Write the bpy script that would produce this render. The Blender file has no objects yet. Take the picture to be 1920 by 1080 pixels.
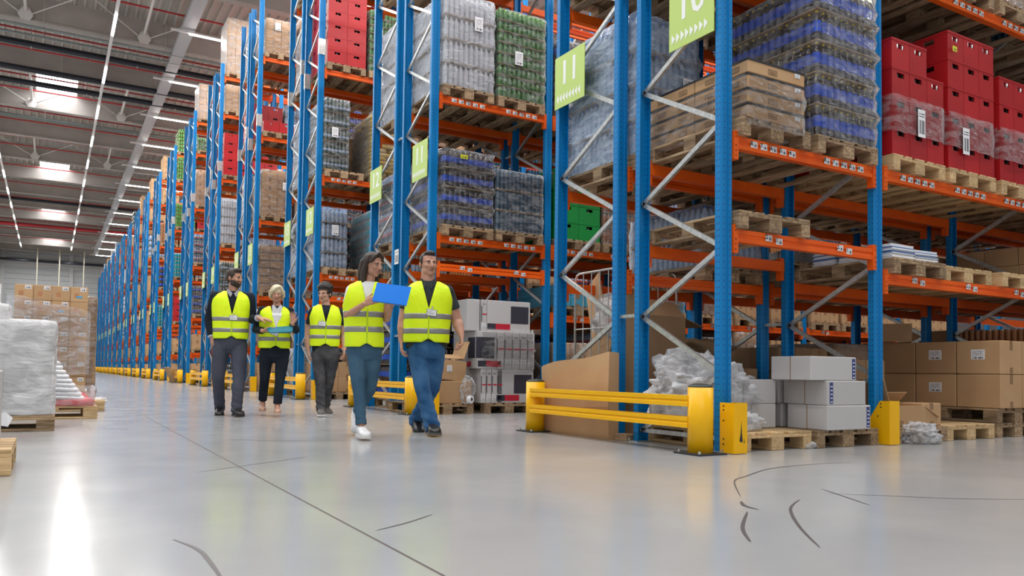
import bpy, bmesh, math, random
import numpy as np
from mathutils import Vector, Matrix, Euler
R = math.radians
S = bpy.context.scene
COL = S.collection
rnd = random.Random(7)

# ------------------------------------------------------------------ camera
def set_camera():
    yaw, pit, rol = 0.5399, 0.0403, 0.0134
    F = Vector((math.sin(yaw)*math.cos(pit), math.cos(yaw)*math.cos(pit), math.sin(pit)))
    R0 = Vector((math.cos(yaw), -math.sin(yaw), 0)); U0 = R0.cross(F)
    Rt = R0*math.cos(rol)+U0*math.sin(rol); U = -R0*math.sin(rol)+U0*math.cos(rol)
    cam = bpy.data.cameras.new('camera'); o = bpy.data.objects.new('camera', cam); COL.objects.link(o)
    m = Matrix((Rt, U, -F)).transposed().to_4x4(); m.translation = (-4.43, -4.4715, 0.6004)
    o.matrix_world = m
    cam.sensor_width = 36; cam.lens = 1489.27/1920*36
    cam.shift_x = (960-986.28)/1920; cam.shift_y = (636.96-540)/1920
    cam.clip_start = .05; cam.clip_end = 400
    S.camera = o
set_camera()
# ------------------------------------------------------------------ exposure, world, lights
S.view_settings.view_transform = 'Standard'
S.view_settings.look = 'None'
S.view_settings.gamma = 1
S.view_settings.use_curve_mapping = False
S.view_settings.exposure = 0.25
S.cycles.use_denoising = True
w = bpy.data.worlds.new('world'); S.world = w; w.use_nodes = True
w.node_tree.nodes['Background'].inputs[0].default_value = (.93, .96, 1.0, 1)
w.node_tree.nodes['Background'].inputs[1].default_value = 0.52  # even world light, added as soft fill for the deep racks

def area(name, loc, sx, sy, power, col=(1, .985, .965), rot=(0, 0, 0)):
    l = bpy.data.lights.new(name, 'AREA'); l.shape = 'RECTANGLE'; l.size = sx; l.size_y = sy
    l.energy = power; l.color = col
    o = bpy.data.objects.new(name, l); o.location = loc; o.rotation_euler = rot; COL.objects.link(o)
    return o
P = 5.559; D = 2.388; DR = 1.07; G = D-2*DR; W1 = 1.88; W2 = 2.85; PW = .12; PD = .07; RH = 10.4; NR = 18
LZ = 12.42                      # height of the strip lights
area('strip_light_main_aisle', (-2.88, 42, LZ-.12), .3, 110, 3300)
area('strip_light_side_aisle', (-7.22, 42, LZ-.12), .3, 110, 3000)
for k in range(-1, 8):
    area('strip_light_rack_aisle', (8.4, k*5.5+3.5, LZ-.12), 17.5, .12, 820)
# ------------------------------------------------------------------ materials
MATS = {}
def nodes(m):
    m.use_nodes = True; nt = m.node_tree; return nt, nt.nodes, nt.links, nt.nodes['Principled BSDF']
def mat(name, col, rough=.5, metal=0., col2=None, scale=8., stretch=(1, 1, 1), bump=0., bscale=None, var=0., coat=0., detail=4., contrast=(.35, .65), spec=.5):
    if name in MATS: return MATS[name]
    m = bpy.data.materials.new(name); nt, N, L, b = nodes(m)
    b.inputs['Base Color'].default_value = (*col, 1); b.inputs['Roughness'].default_value = rough
    b.inputs['Metallic'].default_value = metal; b.inputs['Coat Weight'].default_value = coat
    b.inputs['Specular IOR Level'].default_value = spec
    m.diffuse_color = (*col, 1)
    src = None
    if col2 is not None or bump:
        tc = N.new('ShaderNodeTexCoord'); mp = N.new('ShaderNodeMapping'); mp.inputs['Scale'].default_value = stretch
        L.new(tc.outputs['Object'], mp.inputs[0])
    if col2 is not None:
        oi = N.new('ShaderNodeObjectInfo'); ad = N.new('ShaderNodeVectorMath'); ad.operation = 'MULTIPLY_ADD'
        ad.inputs[1].default_value = (1, 1, 1); 
        sc = N.new('ShaderNodeVectorMath'); sc.operation = 'SCALE'; sc.inputs[0].default_value = (31, 17, 47)
        L.new(oi.outputs['Random'], sc.inputs['Scale']); L.new(sc.outputs[0], ad.inputs[2]); L.new(mp.outputs[0], ad.inputs[0])
        n = N.new('ShaderNodeTexNoise'); n.inputs['Scale'].default_value = scale; n.inputs['Detail'].default_value = detail
        L.new(ad.outputs[0], n.inputs['Vector'])
        r = N.new('ShaderNodeValToRGB'); r.color_ramp.elements[0].position, r.color_ramp.elements[1].position = contrast
        r.color_ramp.elements[0].color = (*col, 1); r.color_ramp.elements[1].color = (*col2, 1)
        L.new(n.outputs[0], r.inputs[0]); src = r.outputs[0]
    if var:
        oi = N.new('ShaderNodeObjectInfo'); mr = N.new('ShaderNodeMapRange'); mr.inputs[3].default_value = 1-var; mr.inputs[4].default_value = 1+var
        L.new(oi.outputs['Random'], mr.inputs[0]); hs = N.new('ShaderNodeHueSaturation'); L.new(mr.outputs[0], hs.inputs['Value'])
        if src: L.new(src, hs.inputs['Color'])
        else: hs.inputs['Color'].default_value = (*col, 1)
        src = hs.outputs[0]
    if src: L.new(src, b.inputs['Base Color'])
    if bump:
        n2 = N.new('ShaderNodeTexNoise'); n2.inputs['Scale'].default_value = bscale or scale*3; n2.inputs['Detail'].default_value = 5
        L.new(mp.outputs[0], n2.inputs['Vector']); bp = N.new('ShaderNodeBump'); bp.inputs['Strength'].default_value = bump; bp.inputs['Distance'].default_value = .02
        L.new(n2.outputs[0], bp.inputs['Height']); L.new(bp.outputs[0], b.inputs['Normal'])
    MATS[name] = m; return m
def emis(name, col, st):
    m = bpy.data.materials.new(name); nt, N, L, b = nodes(m)
    b.inputs['Base Color'].default_value = (*col, 1); b.inputs['Emission Color'].default_value = (*col, 1); b.inputs['Emission Strength'].default_value = st
    return m
def film(name, tint=(1, 1, 1), haze=.12, streak=.5, scale=7., stretch=(1, 1, 2.5), rough=.12, bump=.5):
    """stretch film: clear plastic that turns milky where it is gathered"""
    m = bpy.data.materials.new(name); nt, N, L, b = nodes(m)
    b.inputs['Base Color'].default_value = (*tint, 1); b.inputs['Roughness'].default_value = rough
    out = N['Material Output']
    tr = N.new('ShaderNodeBsdfTransparent'); mx = N.new('ShaderNodeMixShader')
    tc = N.new('ShaderNodeTexCoord'); mp = N.new('ShaderNodeMapping'); mp.inputs['Scale'].default_value = stretch; L.new(tc.outputs['Object'], mp.inputs[0])
    n = N.new('ShaderNodeTexNoise'); n.inputs['Scale'].default_value = scale; n.inputs['Detail'].default_value = 6; n.inputs['Distortion'].default_value = .8
    L.new(mp.outputs[0], n.inputs['Vector'])
    r = N.new('ShaderNodeMapRange'); r.inputs[1].default_value = .42; r.inputs[2].default_value = .72; r.inputs[3].default_value = haze; r.inputs[4].default_value = haze+streak
    L.new(n.outputs[0], r.inputs[0])
    fr = N.new('ShaderNodeFresnel'); fr.inputs[0].default_value = 1.25
    ad = N.new('ShaderNodeMath'); ad.operation = 'ADD'; ad.use_clamp = True; L.new(r.outputs[0], ad.inputs[0]); L.new(fr.outputs[0], ad.inputs[1])
    L.new(ad.outputs[0], mx.inputs[0]); L.new(tr.outputs[0], mx.inputs[1]); L.new(b.outputs[0], mx.inputs[2]); L.new(mx.outputs[0], out.inputs[0])
    n2 = N.new('ShaderNodeTexNoise'); n2.inputs['Scale'].default_value = scale*1.7; n2.inputs['Detail'].default_value = 6; n2.inputs['Distortion'].default_value = 1.5; L.new(mp.outputs[0], n2.inputs['Vector'])
    bp = N.new('ShaderNodeBump'); bp.inputs['Strength'].default_value = bump; bp.inputs['Distance'].default_value = .03
    L.new(n2.outputs[0], bp.inputs['Height']); L.new(bp.outputs[0], b.inputs['Normal']); L.new(bp.outputs[0], fr.inputs['Normal'])
    MATS[name] = m; return m
def paper(name, bars=46., base=(.86, .86, .88), zlo=-.38, zhi=.12, xlo=-.42):
    """printed paper: bar code below, thin lines of print above; unit-sized labels"""
    m = bpy.data.materials.new(name); nt, N, L, b = nodes(m); b.inputs['Roughness'].default_value = .5
    def M(op, a, c=None):
        q = N.new('ShaderNodeMath'); q.operation = op
        for i, v in enumerate((a, c)):
            if v is None: continue
            if isinstance(v, (int, float)): q.inputs[i].default_value = v
            else: L.new(v, q.inputs[i])
        return q.outputs[0]
    tc = N.new('ShaderNodeTexCoord'); sx = N.new('ShaderNodeSeparateXYZ'); L.new(tc.outputs['Object'], sx.inputs[0])
    x, z = sx.outputs[0], sx.outputs[2]
    wn = N.new('ShaderNodeTexWhiteNoise'); wn.noise_dimensions = '1D'; L.new(M('FLOOR', M('MULTIPLY', x, bars)), wn.inputs['W'])
    bar = M('MULTIPLY', M('GREATER_THAN', wn.outputs[0], .45), M('MULTIPLY', M('GREATER_THAN', z, zlo), M('LESS_THAN', z, zhi)))
    lines = M('MULTIPLY', M('GREATER_THAN', M('FRACT', M('MULTIPLY', z, 11)), .6), M('MULTIPLY', M('GREATER_THAN', z, zhi+.06), M('LESS_THAN', z, .4)))
    wn2 = N.new('ShaderNodeTexWhiteNoise'); wn2.noise_dimensions = '2D'
    cb = N.new('ShaderNodeCombineXYZ'); L.new(M('FLOOR', M('MULTIPLY', x, 22)), cb.inputs[0]); L.new(M('FLOOR', M('MULTIPLY', z, 11)), cb.inputs[1]); L.new(cb.outputs[0], wn2.inputs['Vector'])
    lines = M('MULTIPLY', lines, M('GREATER_THAN', wn2.outputs[0], .3))
    ink = M('MULTIPLY', M('ADD', bar, lines), M('MULTIPLY', M('LESS_THAN', x, .42), M('GREATER_THAN', x, xlo)))
    mx = N.new('ShaderNodeMix'); mx.data_type = 'RGBA'; L.new(ink, mx.inputs[0]); mx.inputs[6].default_value = (*base, 1); mx.inputs[7].default_value = (.03, .03, .04, 1)
    L.new(mx.outputs[2], b.inputs['Base Color']); MATS[name] = m; return m
def blue_paint():
    m = bpy.data.materials.new('blue_powder_coat'); nt, N, L, b = nodes(m); b.inputs['Roughness'].default_value = .4; b.inputs['Specular IOR Level'].default_value = .3
    def M(op, a, c=None):
        q = N.new('ShaderNodeMath'); q.operation = op
        for i, v in enumerate((a, c)):
            if v is None: continue
            if isinstance(v, (int, float)): q.inputs[i].default_value = v
            else: L.new(v, q.inputs[i])
        return q.outputs[0]
    tc = N.new('ShaderNodeTexCoord'); sx = N.new('ShaderNodeSeparateXYZ'); L.new(tc.outputs['Object'], sx.inputs[0])
    fz = M('ABSOLUTE', M('SUBTRACT', M('FRACT', M('MULTIPLY', sx.outputs[2], 20)), .5))   # a hole each 50 mm
    d = None
    for c, ax in ((.03, 0), (.09, 0), (.022, 1), (.05, 1)):
        e = M('LESS_THAN', M('ABSOLUTE', M('SUBTRACT', sx.outputs[ax], c)), .0036)
        e = M('MULTIPLY', e, M('LESS_THAN', fz, .12))
        d = e if d is None else M('MAXIMUM', d, e)
    n = N.new('ShaderNodeTexNoise'); n.inputs['Scale'].default_value = 3; L.new(tc.outputs['Object'], n.inputs['Vector'])
    r = N.new('ShaderNodeValToRGB'); r.color_ramp.elements[0].color = (.0, .17, .44, 1); r.color_ramp.elements[1].color = (.0, .215, .55, 1)
    L.new(n.outputs[0], r.inputs[0])
    mx = N.new('ShaderNodeMix'); mx.data_type = 'RGBA'; L.new(d, mx.inputs[0]); L.new(r.outputs[0], mx.inputs[6]); mx.inputs[7].default_value = (.01, .02, .06, 1)
    L.new(mx.outputs[2], b.inputs['Base Color']); MATS['blue'] = m; return m
BLUE = blue_paint()
ORANGE = mat('orange_powder_coat', (.78, .095, .004), .42, col2=(.84, .125, .006), scale=3, spec=.3)
GALV = mat('galvanised_steel', (.46, .47, .46), .38, .75, col2=(.62, .63, .61), scale=30)
YEL = mat('yellow_powder_coat', (.93, .50, .001), .36, col2=(.90, .47, .002), scale=6, spec=.35)
BLK = mat('black_plastic', (.02, .02, .022), .5)
WOOD = mat('pallet_wood', (.22, .135, .07), .75, col2=(.43, .30, .175), scale=5, stretch=(6, 1, 6), bump=.25, var=.28)
WOODY = mat('fresh_pallet_wood', (.46, .30, .14), .7, col2=(.64, .45, .24), scale=5, stretch=(6, 1, 6), bump=.2, var=.18)
CARD = mat('brown_cardboard', (.46, .275, .135), .78, col2=(.50, .31, .16), scale=2.5, bump=.06, bscale=12, var=.10)
CARDD = mat('darker_cardboard', (.33, .195, .10), .8, col2=(.38, .235, .125), scale=2.5, bump=.08, bscale=12, var=.14)
TAPE = mat('packing_tape', (.27, .15, .07), .3)
BTAPE = mat('black_tape', (.02, .018, .02), .35)
WCARD = mat('white_cardboard', (.53, .515, .51), .6, var=.05)
GREY = mat('grey_print', (.30, .30, .31), .6)
RED = mat('red_crate_plastic', (.38, .006, .010), .42, col2=(.45, .009, .012), scale=3, var=.10)
GRN = mat('green_crate_plastic', (.005, .22, .04), .4, var=.1)
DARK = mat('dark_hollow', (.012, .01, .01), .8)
PAPER = paper('printed_label'); PAPERN = paper('shelf_label', xlo=-.17, bars=36.); PAPERL = paper('address_label', zlo=-.44, zhi=-.26); PAPERY = paper('yellow_printed_label', base=(.80, .80, .02))
WHITE = mat('white_paper', (.82, .82, .84), .6)
FILM = film('clear_stretch_film', (.95, .96, .99), .015, .20, rough=.07)
FILMM = film('milky_stretch_film', (.86, .88, .92), .10, .30, scale=5)
FILMB = film('bluish_stretch_film', (.76, .86, 1.0), .14, .40, scale=5, rough=.08)
FILMC = film('crumpled_film', (.84, .85, .88), .30, .40, scale=6)
FILMW = film('white_stretch_film', (.95, .95, .96), .34, .45, scale=4)
FILMT = film('thin_stretch_film', (.96, .97, .99), .01, .17, scale=9, rough=.08)
# ------------------------------------------------------------------ mesh tools
class MB:
    """collects boxes, tubes and patches, then becomes one mesh"""
    def __init__(s): s.v = []; s.f = []; s.m = []; s.s = []; s.mats = []
    def mi(s, m):
        if m not in s.mats: s.mats.append(m)
        return s.mats.index(m)
    def add(s, vs, fs, m, smooth=False):
        b = len(s.v); s.v += [tuple(p) for p in vs]; i = s.mi(m)
        for f in fs: s.f.append([b+q for q in f]); s.m.append(i); s.s.append(smooth)
        return s
    def box(s, a, b, m, M=None):
        (x0, y0, z0), (x1, y1, z1) = a, b
        vs = [Vector(p) for p in ((x0, y0, z0), (x1, y0, z0), (x1, y1, z0), (x0, y1, z0), (x0, y0, z1), (x1, y0, z1), (x1, y1, z1), (x0, y1, z1))]
        if M: vs = [M @ p for p in vs]
        return s.add(vs, [(3, 2, 1, 0), (4, 5, 6, 7), (0, 1, 5, 4), (1, 2, 6, 5), (2, 3, 7, 6), (3, 0, 4, 7)], m)
    def cbox(s, a, b, m, c=.006, M=None):
        """box with chamfered edges"""
        (x0, y0, z0), (x1, y1, z1) = a, b
        vs = []; idx = {}
        for ix, X in ((0, (x0, x0+c)), (1, (x1, x1-c))):
            for iy, Y in ((0, (y0, y0+c)), (1, (y1, y1-c))):
                for iz, Z in ((0, (z0, z0+c)), (1, (z1, z1-c))):
                    for ax in range(3):
                        p = (X[ax != 0], Y[ax != 1], Z[ax != 2]); idx[ix, iy, iz, ax] = len(vs); vs.append(Vector(p))
        fs = []
        for ax in range(3):
            o = [a_ for a_ in range(3) if a_ != ax]
            for side in (0, 1):
                q = []
                for u, v in ((0, 0), (1, 0), (1, 1), (0, 1)):
                    t = [0, 0, 0]; t[ax] = side; t[o[0]] = u; t[o[1]] = v; q.append(idx[(*t, ax)])
                fs.append(q)
        for ax in range(3):
            o = [a_ for a_ in range(3) if a_ != ax]
            for u in (0, 1):
                for v in (0, 1):
                    t0 = [0, 0, 0]; t1 = [0, 0, 0]; t1[ax] = 1
                    for t in (t0, t1): t[o[0]] = u; t[o[1]] = v
                    fs.append([idx[(*t0, o[0])], idx[(*t1, o[0])], idx[(*t1, o[1])], idx[(*t0, o[1])]])
        for i in (0, 1):
            for j in (0, 1):
                for k in (0, 1): fs.append([idx[i, j, k, 0], idx[i, j, k, 1], idx[i, j, k, 2]])
        if M: vs = [M @ p for p in vs]
        return s.add(vs, fs, m)
    def tube(s, p, q, r0, m, r1=None, n=8, caps=True, smooth=True):
        p = Vector(p); q = Vector(q); r1 = r0 if r1 is None else r1
        d = (q-p).normalized(); a = d.orthogonal().normalized(); b = d.cross(a)
        vs = [c+(a*math.cos(t)+b*math.sin(t))*r for c, r in ((p, r0), (q, r1)) for t in [2*math.pi*i/n for i in range(n)]]
        s.add(vs, [(i, (i+1) % n, n+(i+1) % n, n+i) for i in range(n)], m, smooth)
        if caps: s.add(vs, [list(range(n))[::-1], list(range(n, 2*n))], m)
        return s
    def path(s, pts, r, m, n=6, closed=False):
        """bent tube through points"""
        pts = [Vector(p) for p in pts]; k = len(pts); vs = []
        up = None
        for i, p in enumerate(pts):
            a = pts[(i-1) % k] if (i or closed) else p; b = pts[(i+1) % k] if (i < k-1 or closed) else p
            d = (b-a).normalized()
            u = d.orthogonal().normalized() if up is None else (up-d*up.dot(d)).normalized(); up = u; v = d.cross(u)
            vs += [p+(u*math.cos(t)+v*math.sin(t))*r for t in [2*math.pi*j/n for j in range(n)]]
        fs = [(i*n+j, i*n+(j+1) % n, ((i+1) % k)*n+(j+1) % n, ((i+1) % k)*n+j) for i in range(k if closed else k-1) for j in range(n)]
        if not closed: fs += [list(range(n))[::-1], list(range((k-1)*n, k*n))]
        return s.add(vs, fs, m, True)
    def lathe(s, prof, mats, c=(0, 0, 0), n=10):
        """prof: (r, z) pairs; mats: one per ring"""
        vs = [(c[0]+r*math.cos(2*math.pi*i/n), c[1]+r*math.sin(2*math.pi*i/n), c[2]+z) for r, z in prof for i in range(n)]
        b = len(s.v); s.v += vs
        for k in range(len(prof)-1):
            mi = s.mi(mats[k] if isinstance(mats, (list, tuple)) else mats)
            for i in range(n): s.f.append([b+k*n+i, b+k*n+(i+1) % n, b+(k+1)*n+(i+1) % n, b+(k+1)*n+i]); s.m.append(mi); s.s.append(True)
        mi = s.mi(mats[-1] if isinstance(mats, (list, tuple)) else mats)
        s.f.append([b+(len(prof)-1)*n+i for i in range(n)]); s.m.append(mi); s.s.append(False)
        mi = s.mi(mats[0] if isinstance(mats, (list, tuple)) else mats)
        s.f.append([b+i for i in range(n)][::-1]); s.m.append(mi); s.s.append(False)
        return s
    def prism(s, poly, z0, z1, m, axis='z', M=None):
        n = len(poly)
        if axis == 'z': vs = [(x, y, z) for z in (z0, z1) for x, y in poly]
        elif axis == 'x': vs = [(z, x, y) for z in (z0, z1) for x, y in poly]
        else: vs = [(x, z, y) for z in (z0, z1) for x, y in poly]
        vs = [Vector(p) for p in vs]
        if M: vs = [M @ p for p in vs]
        return s.add(vs, [list(range(n))[::-1], list(range(n, 2*n))]+[(i, (i+1) % n, n+(i+1) % n, n+i) for i in range(n)], m)
    def mesh(s, name, fix=False):
        me = bpy.data.meshes.new(name); me.from_pydata(s.v, [], s.f)
        for m in s.mats: me.materials.append(m)
        me.polygons.foreach_set('material_index', s.m); me.polygons.foreach_set('use_smooth', s.s)
        if fix:
            bm = bmesh.new(); bm.from_mesh(me); bmesh.ops.recalc_face_normals(bm, faces=bm.faces); bm.to_mesh(me); bm.free()
        me.update(); return me
CACHE = {}
def cached(key, fn):
    if key not in CACHE: CACHE[key] = fn()
    return CACHE[key]
def ob(name, me, parent=None, loc=(0, 0, 0), rot=(0, 0, 0), scale=(1, 1, 1), **props):
    o = bpy.data.objects.new(name, me.mesh(name) if isinstance(me, MB) else me); COL.objects.link(o)
    o.location = loc; o.rotation_euler = rot; o.scale = scale
    if parent is not None: o.parent = parent
    for k, v in props.items(): o[k] = v
    return o
LABELS = {}
def tag(o, label, cat, group=None):
    n = len(label.split())
    if n > 16 or n < 4: print('LABEL LENGTH', n, label)
    if label in LABELS: print('DUPLICATE', label)
    LABELS[label] = o
    o['label'] = label; o['category'] = cat
    if group: o['group'] = group
    return o
def thing(name, label, cat, loc=(0, 0, 0), rotz=0, group=None):
    o = bpy.data.objects.new(name, None); COL.objects.link(o); o.location = loc; o.rotation_euler = (0, 0, rotz); o.empty_display_size = .1
    return tag(o, label, cat, group)
def struct(name, me, **k): return ob(name, me, kind='structure', **k)
def text_mesh(s, size, m, depth=.001, bold=0.):
    c = bpy.data.curves.new('text', 'FONT'); c.body = s; c.size = size; c.extrude = depth; c.align_x = 'CENTER'; c.align_y = 'CENTER'; c.resolution_u = 2; c.offset = bold
    t = bpy.data.objects.new('t', c); COL.objects.link(t); bpy.context.view_layer.update()
    me = bpy.data.meshes.new_from_object(t.evaluated_get(bpy.context.evaluated_depsgraph_get())); bpy.data.objects.remove(t); bpy.data.curves.remove(c)
    me.materials.clear(); me.materials.append(m); return me
UP90 = Matrix.Rotation(R(90), 4, 'X')
UNITLAB = MB().box((-.5, -.5, -.5), (.5, .5, .5), PAPER).mesh('printed_label')
UNITLABN = MB().box((-.5, -.5, -.5), (.5, .5, .5), PAPERN).mesh('printed_label')
UNITLABL = MB().box((-.5, -.5, -.5), (.5, .5, .5), PAPERL).mesh('printed_label')
UNITLABY = MB().box((-.5, -.5, -.5), (.5, .5, .5), PAPERY).mesh('printed_label')
ORD = ['nearest', 'second', 'third', 'fourth', 'fifth', 'sixth', 'seventh', 'eighth', 'ninth', 'tenth', 'eleventh', 'twelfth', 'thirteenth', 'fourteenth', 'fifteenth', 'sixteenth', 'seventeenth', 'farthest']
# ================================================================== the setting
def floor():
    m = bpy.data.materials.new('polished_concrete'); nt, N, L, b = nodes(m)
    tc = N.new('ShaderNodeTexCoord')
    def noise(sc, det=6, st=(1, 1, 1), dist=0):
        mp = N.new('ShaderNodeMapping'); mp.inputs['Scale'].default_value = st; L.new(tc.outputs['Object'], mp.inputs[0])
        n = N.new('ShaderNodeTexNoise'); n.inputs['Scale'].default_value = sc; n.inputs['Detail'].default_value = det; n.inputs['Distortion'].default_value = dist
        L.new(mp.outputs[0], n.inputs['Vector']); return n.outputs[0]
    r = N.new('ShaderNodeValToRGB'); r.color_ramp.elements[0].position = .3; r.color_ramp.elements[1].position = .7
    r.color_ramp.elements[0].color = (.36, .37, .38, 1); r.color_ramp.elements[1].color = (.42, .42, .415, 1)
    L.new(noise(.9, 6, (1, 1, 1), .2), r.inputs[0])
    r2 = N.new('ShaderNodeMapRange'); r2.inputs[1].default_value = .35; r2.inputs[2].default_value = .8; r2.inputs[3].default_value = 1; r2.inputs[4].default_value = .95
    L.new(noise(3, 6, (1, 1, 1), .1), r2.inputs[0])
    hs = N.new('ShaderNodeHueSaturation'); L.new(r.outputs[0], hs.inputs['Color']); L.new(r2.outputs[0], hs.inputs['Value'])
    L.new(hs.outputs[0], b.inputs['Base Color'])
    rr = N.new('ShaderNodeMapRange'); rr.inputs[1].default_value = .3; rr.inputs[2].default_value = .7; rr.inputs[3].default_value = .16; rr.inputs[4].default_value = .21
    L.new(noise(2.3, 6), rr.inputs[0]); L.new(rr.outputs[0], b.inputs['Roughness'])
    b.inputs['Specular IOR Level'].default_value = .5
    bp = N.new('ShaderNodeBump'); bp.inputs['Strength'].default_value = .012; bp.inputs['Distance'].default_value = .01
    L.new(noise(1.6, 4), bp.inputs['Height']); L.new(bp.outputs[0], b.inputs['Normal'])
    joint = mat('joint_filler', (.13, .10, .09), .7); J = .012
    mb = MB(); x0, x1, y0, y1 = -10, 24, -14, 104; jx = -3.42
    for a, c in ((x0, jx-J/2), (jx+J/2, x1)): mb.box((a, y0, -.2), (c, y1, 0), m)
    f = struct('floor', mb)
    ob('expansion_joint', MB().box((jx-J/2, y0, -.2), (jx+J/2, y1, -.003), joint), f)
    rub = mat('tyre_rubber_mark', (.10, .09, .09), .45); pale = mat('worn_floor_line', (.56, .56, .55), .3)
    def streak(name, pts, w, m):
        pts = [Vector((*p, 0)) for p in pts]; fine = []
        for i in range(len(pts)-1):
            p0 = pts[max(i-1, 0)]; p1 = pts[i]; p2 = pts[i+1]; p3 = pts[min(i+2, len(pts)-1)]
            for k in range(6):
                t = k/6; fine.append(.5*((2*p1)+(p2-p0)*t+(2*p0-5*p1+4*p2-p3)*t*t+(3*p1-p0-3*p2+p3)*t**3))
        fine.append(pts[-1]); n = len(fine); vs = []; fs = []
        for i, p in enumerate(fine):
            d = (fine[min(i+1, n-1)]-fine[max(i-1, 0)]).normalized(); q = Vector((-d.y, d.x, 0)); ww = w*(.12+.88*math.sin(math.pi*(i+.3)/(n-.4))**.6)/2
            vs += [p+q*ww+Vector((0, 0, .0012)), p-q*ww+Vector((0, 0, .0012))]
        fs = [(2*i, 2*i+1, 2*i+3, 2*i+2) for i in range(n-1)]
        ob(name, MB().add(vs, fs, m).mesh(name), f)
    for pts, w_ in (([(-1.48, -1.63), (-1.1, -1.22), (-.87, -1.09), (-.41, -.88), (.1, -.84), (.39, -.88)], .012), ([(-1.79, -1.97), (-2.08, -2.22), (-2.25, -2.42)], .016),
                    ([(-1.30, -1.84), (-1.55, -2.0), (-1.85, -2.3), (-2.1, -2.6)], .014), ([(-.9, -1.65), (-1.0, -1.85), (-1.13, -2.1)], .010),
                    ([(-1.03, -1.75), (-.8, -1.95), (-.54, -2.18), (0, -2.5)], .008), ([(-3.36, -1.62), (-3.2, -1.53), (-3.04, -1.41)], .012),
                    ([(-4.04, -1.45), (-3.99, -1.65), (-3.985, -1.85), (-3.99, -2.1)], .016), ([(-3.7, .4), (-3.2, .75), (-2.9, .95)], .01), ([(-1.6, -1.75), (-1.68, -1.85), (-1.7, -1.95)], .02), ([(-3.2, 2.6), (-2.7, 2.2), (-2.1, 2.0)], .012)):
        streak('tyre_mark', pts, w_, rub)
floor()

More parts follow.
